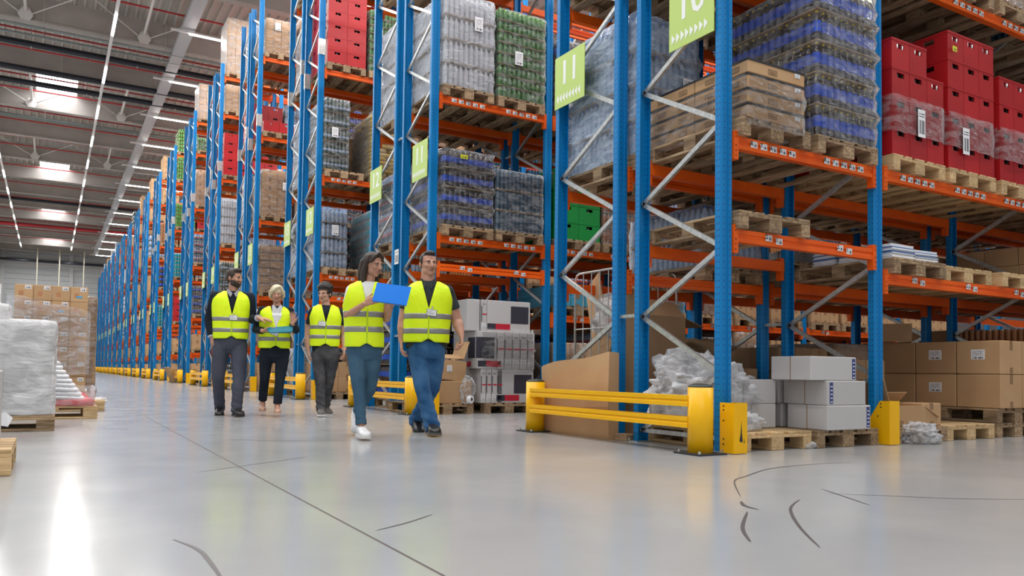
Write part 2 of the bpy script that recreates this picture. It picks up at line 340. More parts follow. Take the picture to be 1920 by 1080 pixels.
def ceiling():
    deck = mat('ceiling_deck', (.44, .405, .36), .5, .1, col2=(.50, .465, .42), scale=.6)
    gird = mat('painted_girder', (.36, .33, .295), .55, col2=(.41, .375, .34), scale=1.2)
    cream = mat('painted_strut', (.62, .60, .56), .5)
    z = 13.85; x0, x1, y0, y1 = -10, 24, -14, 102; p = .333; vs = []; fs = []
    n = int((x1-x0)/p); prof = []
    sky = [(-5.36, 37.0+16.68*i) for i in range(-3, 4)]; sw, sl = 1.65, 2.95
    for i in range(n):
        x = x0+i*p; prof += [(x, z), (x+.20, z), (x+.225, z-.11), (x+.308, z-.11)]
    prof.append((x0+n*p, z))
    # the deck is split at the skylights
    ycuts = sorted([y0, y1]+[q for _, y in sky for q in (y, y+sl) if y0 < q < y1])
    for j in range(len(ycuts)-1):
        a, b = ycuts[j], ycuts[j+1]; hole = any(abs(a-y) < .01 for _, y in sky)
        for i in range(len(prof)-1):
            (xa, za), (xb, zb) = prof[i], prof[i+1]
            if hole and xa > -5.36-.02 and xb < -5.36+sw+.02: continue
            b0 = len(vs); vs += [(xa, a, za), (xb, a, zb), (xb, b, zb), (xa, b, za)]; fs.append((b0, b0+1, b0+2, b0+3))
    c = struct('ceiling', MB().add(vs, fs, deck).mesh('ceiling'))
    ob('roof_slab', MB().box((x0, y0, z+.45), (x1, y1, z+.5), deck), c)
    glow = emis('daylight_panel', (.93, .95, 1.), 9.)
    for i, (x, y) in enumerate(s for s in sky if s[1] > y0):
        w_ = struct('window_%d' % (i+1), MB().box((x, y, z+.02), (x+sw, y+sl, z+.06), glow), )
        fr = MB()
        for a, b in (((x-.04, y-.04), (x, y+sl+.04)), ((x+sw, y-.04), (x+sw+.04, y+sl+.04)), ((x, y-.04), (x+sw, y)), ((x, y+sl), (x+sw, y+sl+.04))):
            fr.box((*a, z-.16), (*b, z+.1), cream)
        ob('skylight_frame', fr, w_)
    def gbeam(y, deep=.95, w=.34, name='girder'):
        g = MB(); zb = z-.11-deep
        g.box((x0, y-.05, zb+.06), (x1, y+.05, z-.11), gird); g.box((x0, y-w/2, zb), (x1, y+w/2, zb+.06), gird)
        return ob('girder', g, c)
    for k in range(-3, 18): gbeam(28.55+(k-5)*5.57)
    # struts between girders along the aisle, with gusset plates and raking rods
    for x in (-5.55, -1.75, 4.2):
        for k in range(2, 10, 1):
            y = 28.55+(k-5)*5.57
            if k % 2 == 0: continue
            s_ = MB().tube((x, y-5.5, 13.25), (x, y-.2, 13.15), .055, cream, n=8)
            s_.prism([(x-.24, 12.98), (x-.14, 12.8), (x+.14, 12.8), (x+.24, 12.98), (x+.1, 13.25), (x-.1, 13.25)], y-.14, y-.2, cream, 'y')
            s_.tube((x+.2, y-.18, 13.05), (x+1.9, y-1.4, 13.7), .022, cream, n=6); s_.tube((x-.2, y-.18, 13.05), (x-1.9, y-1.4, 13.7), .022, cream, n=6)
            tag(ob('roof_strut', s_), 'cream tie strut with gusset plate on the %s girder, %s' % (ORD[k], {-5.55: 'over the left light line', -1.75: 'over the main aisle', 4.2: 'over the racks'}[x]), 'strut')
    redp = mat('red_pipe', (.42, .02, .025), .4); blackp = mat('black_pipe_lagging', (.012, .014, .022), .5); greyp = mat('grey_pipe', (.22, .25, .24), .4)
    def pipe(name, y, z_, r, m, label, cat, hang=4.0, ph=0.):
        q = MB().tube((x0, y, z_), (x1, y, z_), r, m, n=10); x = x0+1+ph; hangs = []
        while x < x1: hangs.append(x); x += hang
        o = ob(name, q); tag(o, label, cat); hm = MB().box((-.012, -.01, 0), (.012, .01, z-.05-z_), GALV).box((-.015, -r-.012, -r-.012), (.015, r+.012, -r+.004), GALV).mesh('pipe_hanger'); [ob('pipe_hanger', hm, o, (xx, y, z_)) for xx in hangs]; return o
    for i, (y, z_) in enumerate([(26.2, 13.3)]+[(30.75+5.57*k+d, 13.3) for k in range(0, 12) for d in (0, 2.1)][:23]):
        pipe('sprinkler_pipe', y, z_, .035, redp, 'thin red sprinkler pipe in the %s roof bay from the camera, %s' % (ORD[(i+1)//2], ['camera side', 'far side'][(i+1) % 2]), 'pipe', 5.2, (i*1.7) % 3)
    for i, (y, z_, r) in enumerate([(30.4, 12.66, .12), (33.45, 12.66, .115), (35.25, 12.66, .12), (63.6, 12.66, .115), (97.5, 12.0, .14)]):
        pipe('air_duct', y, z_, r, blackp, ['nearest', 'second', 'third', 'fourth', 'farthest'][i]+' of the black lagged pipes crossing the hall ceiling', 'pipe', 3.6, i)
    pipe('water_main', 76.3, 12.72, .16, redp, 'thick red water pipe crossing the hall towards its far end', 'pipe')
    for i, (y, r) in enumerate([(28.4, .045), (29.3, .045), (41.05, .05), (41.35, .04)]):
        pipe('conduit_pipe', y, 12.6 if i < 2 else 12.75, r, greyp, 'grey conduit pipe %s' % ['just before the nearest black pipe, first', 'just before the nearest black pipe, second', 'behind the nearest skylight, upper', 'behind the nearest skylight, lower'][i], 'pipe')
    tag(ob('cable_trunking', MB().box((-.78, 8, 12.57), (-.36, 93.5, 12.70), mat('grey_trunking', (.42, .43, .44), .5)).box((-.78, 8, 12.70), (-.76, 93.5, 12.77), GALV).box((-.38, 8, 12.70), (-.36, 93.5, 12.77), GALV)),
        'long grey cable trunking running along the hall above the rack ends', 'trunking')
ceiling()

def strip_lights():
    lit = emis('lit_tube', (1, .97, .93), 16.); body = mat('lamp_housing', (.75, .74, .72), .4)
    for x, nm, k0 in ((-2.88, 'main aisle', 1), (-7.22, 'left side aisle', 1)):
        for k in range(k0, 17):
            y = k*5.57-1.8+.1
            t = thing('strip_lamp', '%s bright lamp of the ceiling light line over the %s' % (ORD[k-1], nm), 'lamp', (x, y, LZ), group='lamps over the '+nm)
            hs = cached('housing', lambda: MB().box((-.05, -2.78, 0), (.05, 2.78, .07), body).mesh('housing'))
            tu = cached('tube', lambda: MB().cbox((-.045, -.98, -.05), (.045, .98, 0), lit, .015).mesh('tube'))
            rod = cached('rod', lambda: MB().tube((0, 0, .06), (0, 0, 1.3), .008, GALV, n=4).mesh('rod'))
            ob('housing', hs, t); ob('lit_tube', tu, t); [ob('hanger_rod', rod, t, (0, yy, 0)) for yy in (-1.2, 1.2)]
    for k in range(-1, 18):
        y = k*5.5+3.5
        t = thing('aisle_strip_lamp', 'long white strip lamp over the aisle behind the %s blue rack' % ORD[max(k, 0)] if k >= 0 else 'long white strip lamp over the aisle before the nearest rack', 'lamp', (0, y, LZ), group='strip lamps over the rack aisles') if k < 17 else None
        if t is None: continue
        ob('housing', cached('h2', lambda: MB().box((-1.15, -.045, 0), (17, .045, .06), body).mesh('housing')), t)
        ob('lit_tube', cached('t2', lambda: MB().cbox((-.55, -.04, -.045), (17, .04, 0), lit, .012).mesh('tube')), t)
        [ob('hanger_rod', rod, t, (xx, 0, 0)) for xx in (-1, 1.5, 4, 7, 10, 13)]
strip_lights()

def walls():
    pan = mat('wall_panel', (.50, .52, .53), .5, col2=(.54, .56, .57), scale=.5); y = 100.5
    w_ = struct('wall_back', MB().box((-10, y, 0), (24, y+.2, 14), mat('wall_core', (.42, .44, .45), .6)))
    z = 0; i = 0
    while z < 13.2:
        ob('panel', MB().cbox((-10, y-.05, z+.012), (24, y, z+.588), pan, .02), w_); z += .6
    for x in (-9.2, -2.6, 4.2): ob('column', MB().box((x-.2, y-.35, 0), (x+.2, y-.05, 13.6), mat('column_paint', (.55, .56, .56), .5)), w_)
    ob('ledger', MB().box((-10, y-.45, 11.6), (24, y-.05, 12.35), mat('white_ledger', (.62, .62, .62), .5)), w_)
    struct('wall_right_added', MB().box((24, -14, 0), (24.2, 102, 14), mat('shaded_depth', (.05, .05, .055), .6)))  # added wall; its dark colour stands in for shaded depth behind the racks
    l = struct('wall_left', MB().box((-9.95, 40, 0), (-9.75, 102, 14), mat('left_wall_panel', (.62, .60, .58), .5)))
    for yy in range(44, 100, 6): ob('column', MB().box((-9.75, yy, 0), (-9.45, yy+.35, 13.6), mat('left_column', (.66, .63, .58), .5)), l)
    ob('white_cladding', MB().box((-9.5, 96.5, 1), (-9.1, 98.4, 9.2), WHITE), l)
    cr = mat('cream_pole', (.70, .66, .50), .5)
    for i, x in enumerate((-5.85, -3.85, -1.55)):
        tag(ob('hanging_pole', MB().tube((x, 93.4, 0), (x, 93.4, 12.9), .05, cr, n=8)), '%s thin cream pole before the far wall' % ['leftmost', 'middle', 'rightmost'][i], 'pole')
walls()
# ================================================================== people
def skinm(name, c):
    m = mat(name, c, .5, col2=tuple(q*.86 for q in c), scale=22, bump=.03, bscale=90)
    m.node_tree.nodes['Principled BSDF'].inputs['Subsurface Weight'].default_value = .08; return m
HIVIS = mat('hi_vis_fabric', (.72, .96, .0), .6, col2=(.80, 1.0, .0), scale=5, bump=.55, bscale=9)
for n_ in HIVIS.node_tree.nodes:
    if n_.type == 'BSDF_PRINCIPLED': n_.inputs['Emission Color'].default_value = (0, 0, 0, 1)
BAND = mat('reflective_band', (.27, .27, .26), .35, .3); BADGE = mat('badge_frame', (.25, .25, .27), .4)
def cloth(name, c, c2=None, b=.5, sc=9, stretch=(1, 1, 1), rough=.85): return mat(name, c, rough, col2=c2 or tuple(q*1.35 for q in c), scale=sc, bump=b, bscale=sc*1.6, stretch=stretch, spec=.2)
EYEW = mat('eye_white', (.55, .52, .49), .3); EYED = mat('eye_dark', (.03, .018, .01), .2); LIP = mat('lip', (.42, .17, .14), .5)

class Shape:
    """overlapping solids that are grown together into one skin"""
    def __init__(s): s.mb = MB(); s.m = BLK
    def ball(s, c, r, M=None, nu=14, nv=8):
        c = Vector(c); r = (r, r, r) if isinstance(r, (int, float)) else r; vs = []
        for j in range(1, nv):
            b = math.pi*j/nv
            for i in range(nu): a = 2*math.pi*i/nu; vs.append(Vector((r[0]*math.sin(b)*math.cos(a), r[1]*math.sin(b)*math.sin(a), r[2]*math.cos(b))))
        vs += [Vector((0, 0, r[2])), Vector((0, 0, -r[2]))]; t = len(vs)-2
        if M: vs = [M @ v for v in vs]
        vs = [v+c for v in vs]; fs = [(j*nu+i, (j+1)*nu+i, (j+1)*nu+(i+1) % nu, j*nu+(i+1) % nu) for j in range(nv-2) for i in range(nu)]
        fs += [(t, i, (i+1) % nu) for i in range(nu)]+[(t+1, (nv-2)*nu+(i+1) % nu, (nv-2)*nu+i) for i in range(nu)]
        s.mb.add(vs, fs, s.m, True); return s
    def limb(s, p, q, r0, r1, n=14, ends=(1, 1)):
        s.mb.tube(p, q, r0, s.m, r1, n, True)
        if ends[0]: s.ball(p, r0, nu=n)
        if ends[1]: s.ball(q, r1, nu=n)
        return s
    def chain(s, pts, rs, n=12):
        for i in range(len(pts)-1): s.limb(pts[i], pts[i+1], rs[i], rs[i+1], n)
        return s
    def loft(s, rings, n=40, ex=2.3):
        """rings: (z, cx, cy, hw, hd)"""
        rr = []
        for i in range(len(rings)-1):
            a, b = rings[i], rings[i+1]; k = max(1, round(abs(b[0]-a[0])/.02))
            for j in range(k): t = j/k; t2 = t; rr.append([a[q]+(b[q]-a[q])*t2 for q in range(5)])
        rr.append(rings[-1]); rr = [list(r) for r in rr]
        for _ in range(3):
            rr = [rr[0]]+[[rr[i][0]]+[(rr[i-1][q]+2*rr[i][q]+rr[i+1][q])/4 for q in range(1, 5)] for i in range(1, len(rr)-1)]+[rr[-1]]
        vs = []
        for z, cx, cy, hw, hd in rr:
            for i in range(n):
                a = 2*math.pi*i/n; c, t = math.cos(a), math.sin(a)
                vs.append((cx+hw*math.copysign(abs(c)**(2/ex), c), cy+hd*math.copysign(abs(t)**(2/ex), t), z))
        fs = [(j*n+i, j*n+(i+1) % n, (j+1)*n+(i+1) % n, (j+1)*n+i) for j in range(len(rr)-1) for i in range(n)]
        fs += [tuple(range(n))[::-1], tuple(range((len(rr)-1)*n, len(rr)*n))]
        s.mb.add(vs, fs, s.m, True); return s
    def grow(s, name, m, voxel=.006, smooth=3):
        me = s.mb.mesh(name); o = bpy.data.objects.new(name, me); COL.objects.link(o)
        r = o.modifiers.new('r', 'REMESH'); r.mode = 'VOXEL'; r.voxel_size = voxel; r.use_smooth_shade = True
        if smooth: sm = o.modifiers.new('s', 'SMOOTH'); sm.factor = .5; sm.iterations = smooth
        bpy.context.view_layer.update()
        out = bpy.data.meshes.new_from_object(o.evaluated_get(bpy.context.evaluated_depsgraph_get()))
        bpy.data.objects.remove(o); bpy.data.meshes.remove(me); out.materials.clear(); out.materials.append(m)
        out.polygons.foreach_set('use_smooth', [True]*len(out.polygons)); out.name = name; return out
def cut(me, planes, keep, m, thick=0., push=0.):
    """bisect a copy of the mesh with crisp planes and keep the faces for which keep(centre) holds"""
    bm = bmesh.new(); bm.from_mesh(me)
    for co, no in planes: bmesh.ops.bisect_plane(bm, geom=bm.verts[:]+bm.edges[:]+bm.faces[:], plane_co=co, plane_no=no, dist=1e-6)
    bmesh.ops.delete(bm, geom=[f for f in bm.faces if not keep(f.calc_center_median())], context='FACES')
    bm.normal_update()
    if push:
        for v in bm.verts: v.co += v.normal*push
    if thick: bmesh.ops.solidify(bm, geom=bm.faces[:], thickness=thick)
    out = bpy.data.meshes.new(me.name); bm.to_mesh(out); bm.free(); out.materials.append(m)
    out.polygons.foreach_set('use_smooth', [True]*len(out.polygons)); return out
def hand(S_, wrist, d, n, thumb=1, k=1., curl=(14, 22, 18), spread=4., tcurl=10):
    """wrist; d: towards the fingers; n: the way the palm faces; thumb: side of the thumb along d x n"""
    d = Vector(d).normalized(); n = Vector(n); n = (n-d*n.dot(d)).normalized(); u = d.cross(n)*thumb; W = Vector(wrist)
    L = [.074, .083, .077, .060]; off = [.030, .010, -.010, -.029]
    for i in range(4):
        kn = W+d*(.088 if i in (1, 2) else .083)*k+u*off[i]*k
        S_.limb(W+u*off[i]*.45*k+d*.012*k, kn, .0145*k, .0115*k, 8)
        a = u.copy(); dd = (Matrix.Rotation(R(spread*(1.5-i)*(1 if thumb > 0 else 1)), 3, n) @ d) if spread else d
        if (dd-d).dot(u)*(1.5-i) < 0: dd = Matrix.Rotation(R(-spread*(1.5-i)), 3, n) @ d
        p = kn; r = .0098*k*(.92 if i == 3 else 1)
        cur = 0
        for q, f in enumerate((.45, .31, .24)):
            cur += curl[q]*(1+.12*i); dv = dd*math.cos(R(cur))+n*math.sin(R(cur)); p2 = p+dv*L[i]*f*k; S_.limb(p, p2, r, r*.93, 8); p = p2; r *= .93
    t0 = W+d*.022*k+u*.022*k; t1 = t0+(d*.72+u*.62+n*.25).normalized()*.042*k
    dv = (d*(.86)+u*.35+n*(.2+tcurl*.01)).normalized(); t2 = t1+dv*.032*k; t3 = t2+(dv+n*.1*tcurl*.1-u*.1).normalized()*.026*k
    S_.chain([t0, t1, t2, t3], [.0165*k, .0125*k, .0105*k, .0092*k], 8)
def frame(yaw, pitch, roll=0): return Matrix.Rotation(R(yaw), 3, 'Z') @ Matrix.Rotation(R(pitch), 3, 'X') @ Matrix.Rotation(R(roll), 3, 'Y')
def shoe(nm, t, ank, yaw, pitch, L, w_, h, m, sole, heel=0., low=False):
    """toe points to local -Y"""
    M = Matrix.Translation(ank) @ frame(yaw, pitch).to_4x4()
    a = L*.28; b = -L*.72; vs = []; n = 14; prof = [(a, .35, .55), (a-.012, .72, .85), (a-.05, .9, 1.), (.0, .92, .95), (-.05, .88, .78), (-L*.35, .97, .60), (-L*.5, 1.06, .52), (-L*.60, 1., .44), (b+.015, .78, .36), (b, .4, .22)]
    if low: prof = [(a, .35, .40), (a-.012, .72, .62), (a-.05, .8, .62), (.0, .78, .42), (-.05, .74, .34), (-L*.35, .9, .34), (-L*.5, 1., .40), (-L*.60, .9, .36), (b+.015, .62, .28), (b, .3, .18)]
    for y, ww, hh in prof:
        lift = heel*max(0., min(1., (y+L*.42)/(L*.5)))
        for i in range(n):
            th = math.pi*2*i/n; c, s_ = math.cos(th), math.sin(th)
            z = (math.copysign(abs(s_)**.75, s_)*.5+.5)*h*hh
            vs.append(M @ Vector((w_/2*ww*math.copysign(abs(c)**.7, c), y, z+lift+.012-ank_h(h))))
    k = len(prof); fs = [(j*n+i, j*n+(i+1) % n, (j+1)*n+(i+1) % n, (j+1)*n+i) for j in range(k-1) for i in range(n)]+[tuple(range(n))[::-1], tuple(range((k-1)*n, k*n))]
    me = MB().add(vs, fs, m, True).mesh('shoe', fix=True); o = ob('shoe', me, t)
    vs = []
    for y, ww, hh in prof:
        lift = heel*max(0., min(1., (y+L*.42)/(L*.5)))
        for x, z in ((-1, 0), (1, 0), (1, .024), (-1, .024)): vs.append(M @ Vector((x*(w_/2*ww+.003), y*1.02, z+lift-ank_h(h))))
    fs = [(j*4+i, j*4+(i+1) % 4, (j+1)*4+(i+1) % 4, (j+1)*4+i) for j in range(k-1) for i in range(4)]+[(3, 2, 1, 0), tuple(range((k-1)*4, k*4))]
    ob('sole', MB().add(vs, fs, sole, False).mesh('sole', fix=True), o)
    if heel: ob('heel', MB().tube(M @ Vector((0, a-.03, heel-ank_h(h))), M @ Vector((0, a-.035, -ank_h(h))), .012, sole, .006, 8).mesh('heel'), o)
    return o
def ank_h(h): return 0.
def person(sp):
    """sp: joints measured in the photo, metres: x to the right, z up, y away from the camera"""
    loc, rz = sp['loc'], sp['rz']; k = sp.get('k', 1.); J = {a: Vector(b) for a, b in sp['J'].items()}; skin = sp['skin']
    t = thing('person', sp['label'], 'person', (*loc, 0), rz)
    V = Vector
    # ---------------- skin
    b = Shape(); nk = J['neck']; hc = J['head']; HM = frame(*sp['look']); hs = sp.get('hs', 1.)
    H = lambda x, y, z: hc+HM @ V((x*hs, y*hs, z*hs))
    HR = HM.to_4x4()
    def hb(c, r): b.ball(H(*c), tuple(q*hs for q in r), HM)
    hb((0, .012, .030), (.074, .092, .085)); hb((0, -.012, -.012), (.064, .078, .080)); hb((0, -.030, -.062), (.046, .052, .046)); hb((0, -.062, -.088), (.024, .024, .022))
    for s_ in (-1, 1): hb((.030*s_, -.066, -.018), (.026, .022, .022)); hb((.034*s_, -.02, -.065), (.026, .04, .034)); hb((.077*s_, .012, -.006), (.009, .018, .030)); hb((.030*s_, -.078, .026), (.024, .012, .009))
    b.chain([H(0, -.086, .018), H(0, -.104, -.014), H(0, -.108, -.024)], [.009*hs, .012*hs, .013*hs], 8); hb((-.012, -.094, -.026), (.009, .010, .007)); hb((.012, -.094, -.026), (.009, .010, .007))
    hb((0, -.084, -.050), (.024, .014, .013))
    b.limb(nk+V((0, .01, -.03)), H(0, .015, -.05), .058*k*sp.get('nw', 1), .052*hs*sp.get('nw', 1))
    tw = sp['torso']      # rings (z, cx, hw)
    td = sp['depth']; cy = 0
    b.loft([(max(z, J['hipL'].z-.02+.01*i_), cx, cy, max(hw-.04, .03), max(td*dm-.035, .03)) for i_, (z, cx, hw, dm) in enumerate(tw)], 24)
    arm_r = sp.get('ar', 1.)
    for s_ in 'LR':
        sh, el, wr = J['sh'+s_], J['el'+s_], J['wr'+s_]
        b.limb(sh, el, .048*k*arm_r, .040*k*arm_r); m1 = el.lerp(wr, .35); b.chain([el, m1, wr], [.039*k*arm_r, .040*k*arm_r, .026*k], 12)
        hd = sp['hand'+s_]; hand(b, wr, hd['d'], hd['n'], hd['t'], k*sp.get('hk', 1.), hd.get('curl', (14, 22, 18)), hd.get('spread', 3.))
        hp, kn, an = J['hip'+s_], J['kn'+s_], J['an'+s_]
        b.chain([hp, kn, an], [.06*k, .042*k, .032*k]); fy, fp = sp['foot'+s_][:2]; FM = frame(fy, fp)
        b.limb(an, an+FM @ V((0, -.10, -.045 if not sp.get('heels') else -.055)), .033*k, .026*k)
    b.limb(J['hipL'], J['hipR'], .06*k, .06*k)
    me = b.grow('body', skin, .0058, 2); ob('body', me, t)
    # ---------------- face parts
    head = t
    for s_ in (-1, 1):
        e = ob('eye', Shape().ball(H(.030*s_, -.0795, .010), tuple(q*hs for q in (.0115, .008, .0048)), HM, 12, 8).mb.mesh('eye'), t); e.data.materials.clear(); e.data.materials.append(EYEW)
        i_ = ob('iris', Shape().ball(H(.030*s_+sp.get('gaze', 0)*.003, -.0858, .0095), tuple(q*hs for q in (.0058, .0035, .0046)), HM, 10, 6).mb.mesh('iris'), e); i_.data.materials.clear(); i_.data.materials.append(EYED)
        q = Shape(); q.m = sp['hairm']; q.chain([H(.014*s_, -.089, .024), H(.030*s_, -.0885, .0275), H(.047*s_, -.075, .022)], [.003, .0038, .002], 6); q.chain([H(.019*s_, -.0862, .0135), H(.030*s_, -.0885, .0155), H(.042*s_, -.080, .0125)], [.0012, .0018, .0012], 6); ob('eyebrow', q.mb.mesh('eyebrow'), t)
    q = Shape(); q.m = LIP; q.chain([H(-.022, -.088, -.050), H(-.008, -.0965, -.0475), H(.008, -.0965, -.0475), H(.022, -.088, -.050)], [.003, .0055, .0055, .003], 8); q.chain([H(-.016, -.089, -.056), H(0, -.096, -.057), H(.016, -.089, -.056)], [.003, .006, .003], 8); ob('mouth', q.mb.mesh('mouth'), t)
    sp['hair'](t, H, HM, hs, sp['hairm'])
    # ---------------- trousers
    p = Shape(); pz = J['hipL'].z; wz = sp['waist']; cx = (J['hipL'].x+J['hipR'].x)/2; hw = sp['hipw']
    p.loft([(pz-.07, cx, 0, hw*.90, td*.80), (pz, cx, 0, hw, td*.97), (pz+.08, cx, 0, hw*.97, td*.97), (wz, sp['wx'], 0, hw*.94, td*.9)], 32)
    p.ball((cx, 0, pz-.055), (hw*.55, td*.72, .085)); cr = sp['cuff']; tr = sp['tr']
    for s_ in 'LR':
        hp, kn, an = J['hip'+s_], J['kn'+s_], J['an'+s_]; e = an+(an-kn).normalized()*sp['plen']
        m1 = hp.lerp(kn, .5); p.limb(hp, m1, tr[0], tr[1]); p.limb(m1, kn, tr[1], tr[2]); m2 = kn.lerp(e, .45); p.limb(kn, m2, tr[2], tr[3]); p.limb(m2, e, tr[3], cr, ends=(1, 0))
    me = p.grow('trousers', sp['pantm'], .0085, 2)
    if sp.get('crease', 1):
        from mathutils import noise as nz
        nv = len(me.vertices); co = np.empty(nv*3); no = np.empty(nv*3); me.vertices.foreach_get('co', co); me.vertices.foreach_get('normal', no)
        co = co.reshape(-1, 3); no = no.reshape(-1, 3); f = np.array([nz.noise(V((c[0]*8, c[1]*8, c[2]*15+c[0]*9))) for c in co])*.004*sp['crease']
        low = np.clip((.42-co[:, 2])/.3, 0, 1); f += np.sin(co[:, 2]*85+co[:, 0]*30+f*300)*.0035*sp['crease']*low
        co += no*f[:, None]; me.vertices.foreach_set('co', co.ravel()); me.update()
    tro = ob('trousers', me, t)
    if sp.get('turnup'):
        for s_ in 'LR':
            an, kn = J['an'+s_], J['kn'+s_]; d = (an-kn).normalized(); e = an+d*sp['plen']; q = Shape(); q.m = sp['turnup']; q.mb.tube(e-d*.035, e+d*.002, cr+.007, q.m, cr+.006, 18); ob('turn_up', q.mb.mesh('turn_up'), tro)
    # ---------------- shirt
    def torso(g, top=0.): return [(z, cx, 0, hw_+g, td*dm+g) for z, cx, hw_, dm in tw]
    s = Shape(); ts = [r for r in torso(-.010)]
    ts[0] = (sp['shirt_hem'], ts[0][1], 0, ts[0][3], ts[0][4]); s.loft(ts, 36)
    sl = sp['sleeve']; sr = sp['sr']
    for s_ in 'LR':
        sh, el, wr = J['sh'+s_], J['el'+s_], J['wr'+s_]
        if sl <= 1: s.limb(sh, sh.lerp(el, sl), sr[0], sr[1], ends=(1, 0))
        else: s.limb(sh, el, sr[0], sr[1]); s.limb(el, el.lerp(wr, sl-1), sr[1], sr[2], ends=(1, 0))
        s.limb(V((nk.x, 0, nk.z-.035)).lerp(sh, .35), sh, .05*k, sr[0]*.85)
    me = s.grow('shirt', sp['shirtm'], .0085, 2)
    zt = nk.z+.012; nr = sp.get('nr', .062)*k
    me = cut(me, [((0, 0, zt-.008), (0, 0, 1))], lambda c: not (c.z > zt-.008 and (c.x-nk.x)**2+c.y**2 < (nr+.03)**2), sp['shirtm'])
    sho = ob('shirt', me, t)
    if sp.get('cuffm'):
        for s_ in 'LR':
            el, wr = J['el'+s_], J['wr'+s_]; d = (wr-el).normalized(); e = el.lerp(wr, sl-1); ob('shirt_cuff', MB().tube(e-d*.01, e+d*.018, sr[2]-.004, sp['cuffm'], n=14).mesh('shirt_cuff'), sho)
    if 'collar' in sp: sp['collar'](t, sho, nk, k)
    # ---------------- hi-vis vest
    g = .008; v_ = Shape(); rg = torso(g); z0, z1 = sp['vhem'], tw[-1][0]; rg[0] = (z0-.03, *rg[0][1:]); v_.loft(rg, 48)
    full = v_.mb.mesh('vest'); vx = sp['vx']; vz = sp['vz']; hx = sp['vnw']; shx = sp['shx']; az = sp['arm']
    zt = z1-.005
    nL = V((-(zt-vz), 0, -(hx))).normalized(); nRr = V(((zt-vz), 0, -(hx))).normalized()
    tx = sp['tx']; zs = J['shL'].z+.02; hwa = max(h_ for z_, _, h_, _ in tw)+.012; sl_ = (hwa-shx)/(zs-az)
    planes = [((0, 0, z0), (0, 0, 1)), ((vx, 0, vz), ((zt-vz), 0, -hx)), ((vx, 0, vz), (-(zt-vz), 0, -hx)), ((tx-shx, 0, zs), (1, 0, -sl_)), ((tx+shx, 0, zs), (1, 0, sl_)), ((0, 0, z1-.012), (0, 0, 1))]
    planes += [((vx+.06, 0, z0), (.035, 0, .06)), ((vx-.06, 0, z0), (-.035, 0, .06))]
    def keep(c):
        if c.z < z0: return False
        inV = c.y < .02 and (c.z-vz)*hx > abs(c.x-vx)*(zt-vz)
        if inV: return False
        if c.z > z1-.012: return False
        if c.y >= .02 and abs(c.x-vx) < hx*.9 and c.z > z1-.03: return False
        if c.z > az and abs(c.x-tx) > shx+(zs-c.z)*sl_: return False
        if c.y < 0 and abs(c.x-vx) < .06 and c.z < z0+.035*(1-abs(c.x-vx)/.06): return False
        return True
    vest = ob('hi_vis_vest', cut(full, planes, keep, HIVIS, -.004, .002), t)
    for zb in sp['bands']:
        def kb(c, zb=zb): return zb <= c.z <= zb+.05 and not (c.y < 0 and abs(c.x-vx) < .008)
        ob('reflective_band', cut(full, [((0, 0, zb), (0, 0, 1)), ((0, 0, zb+.05), (0, 0, 1)), ((vx-.008, 0, 0), (1, 0, 0)), ((vx+.008, 0, 0), (1, 0, 0))], kb, BAND, -.002, .0055), vest)
    yf = -(td*1.+g)-.012
    # zip line
    if vz > z0: ob('zip_line', cut(full, [((vx-.005, 0, 0), (1, 0, 0)), ((vx+.005, 0, 0), (1, 0, 0)), ((0, 0, z0+.03), (0, 0, 1)), ((0, 0, vz), (0, 0, 1))], lambda c: c.y < 0 and abs(c.x-vx) < .005 and z0+.03 < c.z < vz, mat('zip_tape', (.50, .70, .01), .5), -.002, .006), vest)
    
    if 'badge' in sp:
        bx, bz, rot = sp['badge']; bd = ob('name_badge', MB().cbox((-.048, -.003, -.032), (.048, .003, .032), BADGE, .003), t, (bx, yf, bz), (0, R(rot), 0))
        ob('badge_card', MB().box((-.042, -.0045, -.026), (.042, -.003, .026), WHITE).box((-.036, -.005, -.004), (.03, -.0045, 0), GREY).box((-.036, -.005, -.014), (.018, -.0045, -.011), GREY).box((-.036, -.005, .010), (.002, -.0045, .014), GREY), bd)
        ob('badge_clip', MB().box((-.006, -.004, .03), (.006, .004, .06), GALV), bd)
    # ---------------- shoes
    for s_ in 'LR':
        an = J['an'+s_]; fy, fp, sz = sp['foot'+s_]; base = V((an.x, an.y, an.z-sp['ankh']*math.cos(R(fp)))) if not fp else an-frame(fy, fp) @ V((0, 0, sp['ankh']))
        o = shoe('shoe', t, base, fy, fp, sp['shoeL'], sp['shoeW'], sp['shoeH'], sp['shoem'], sp['solem'], sp.get('heels', 0.), bool(sp.get('heels')))
    return t

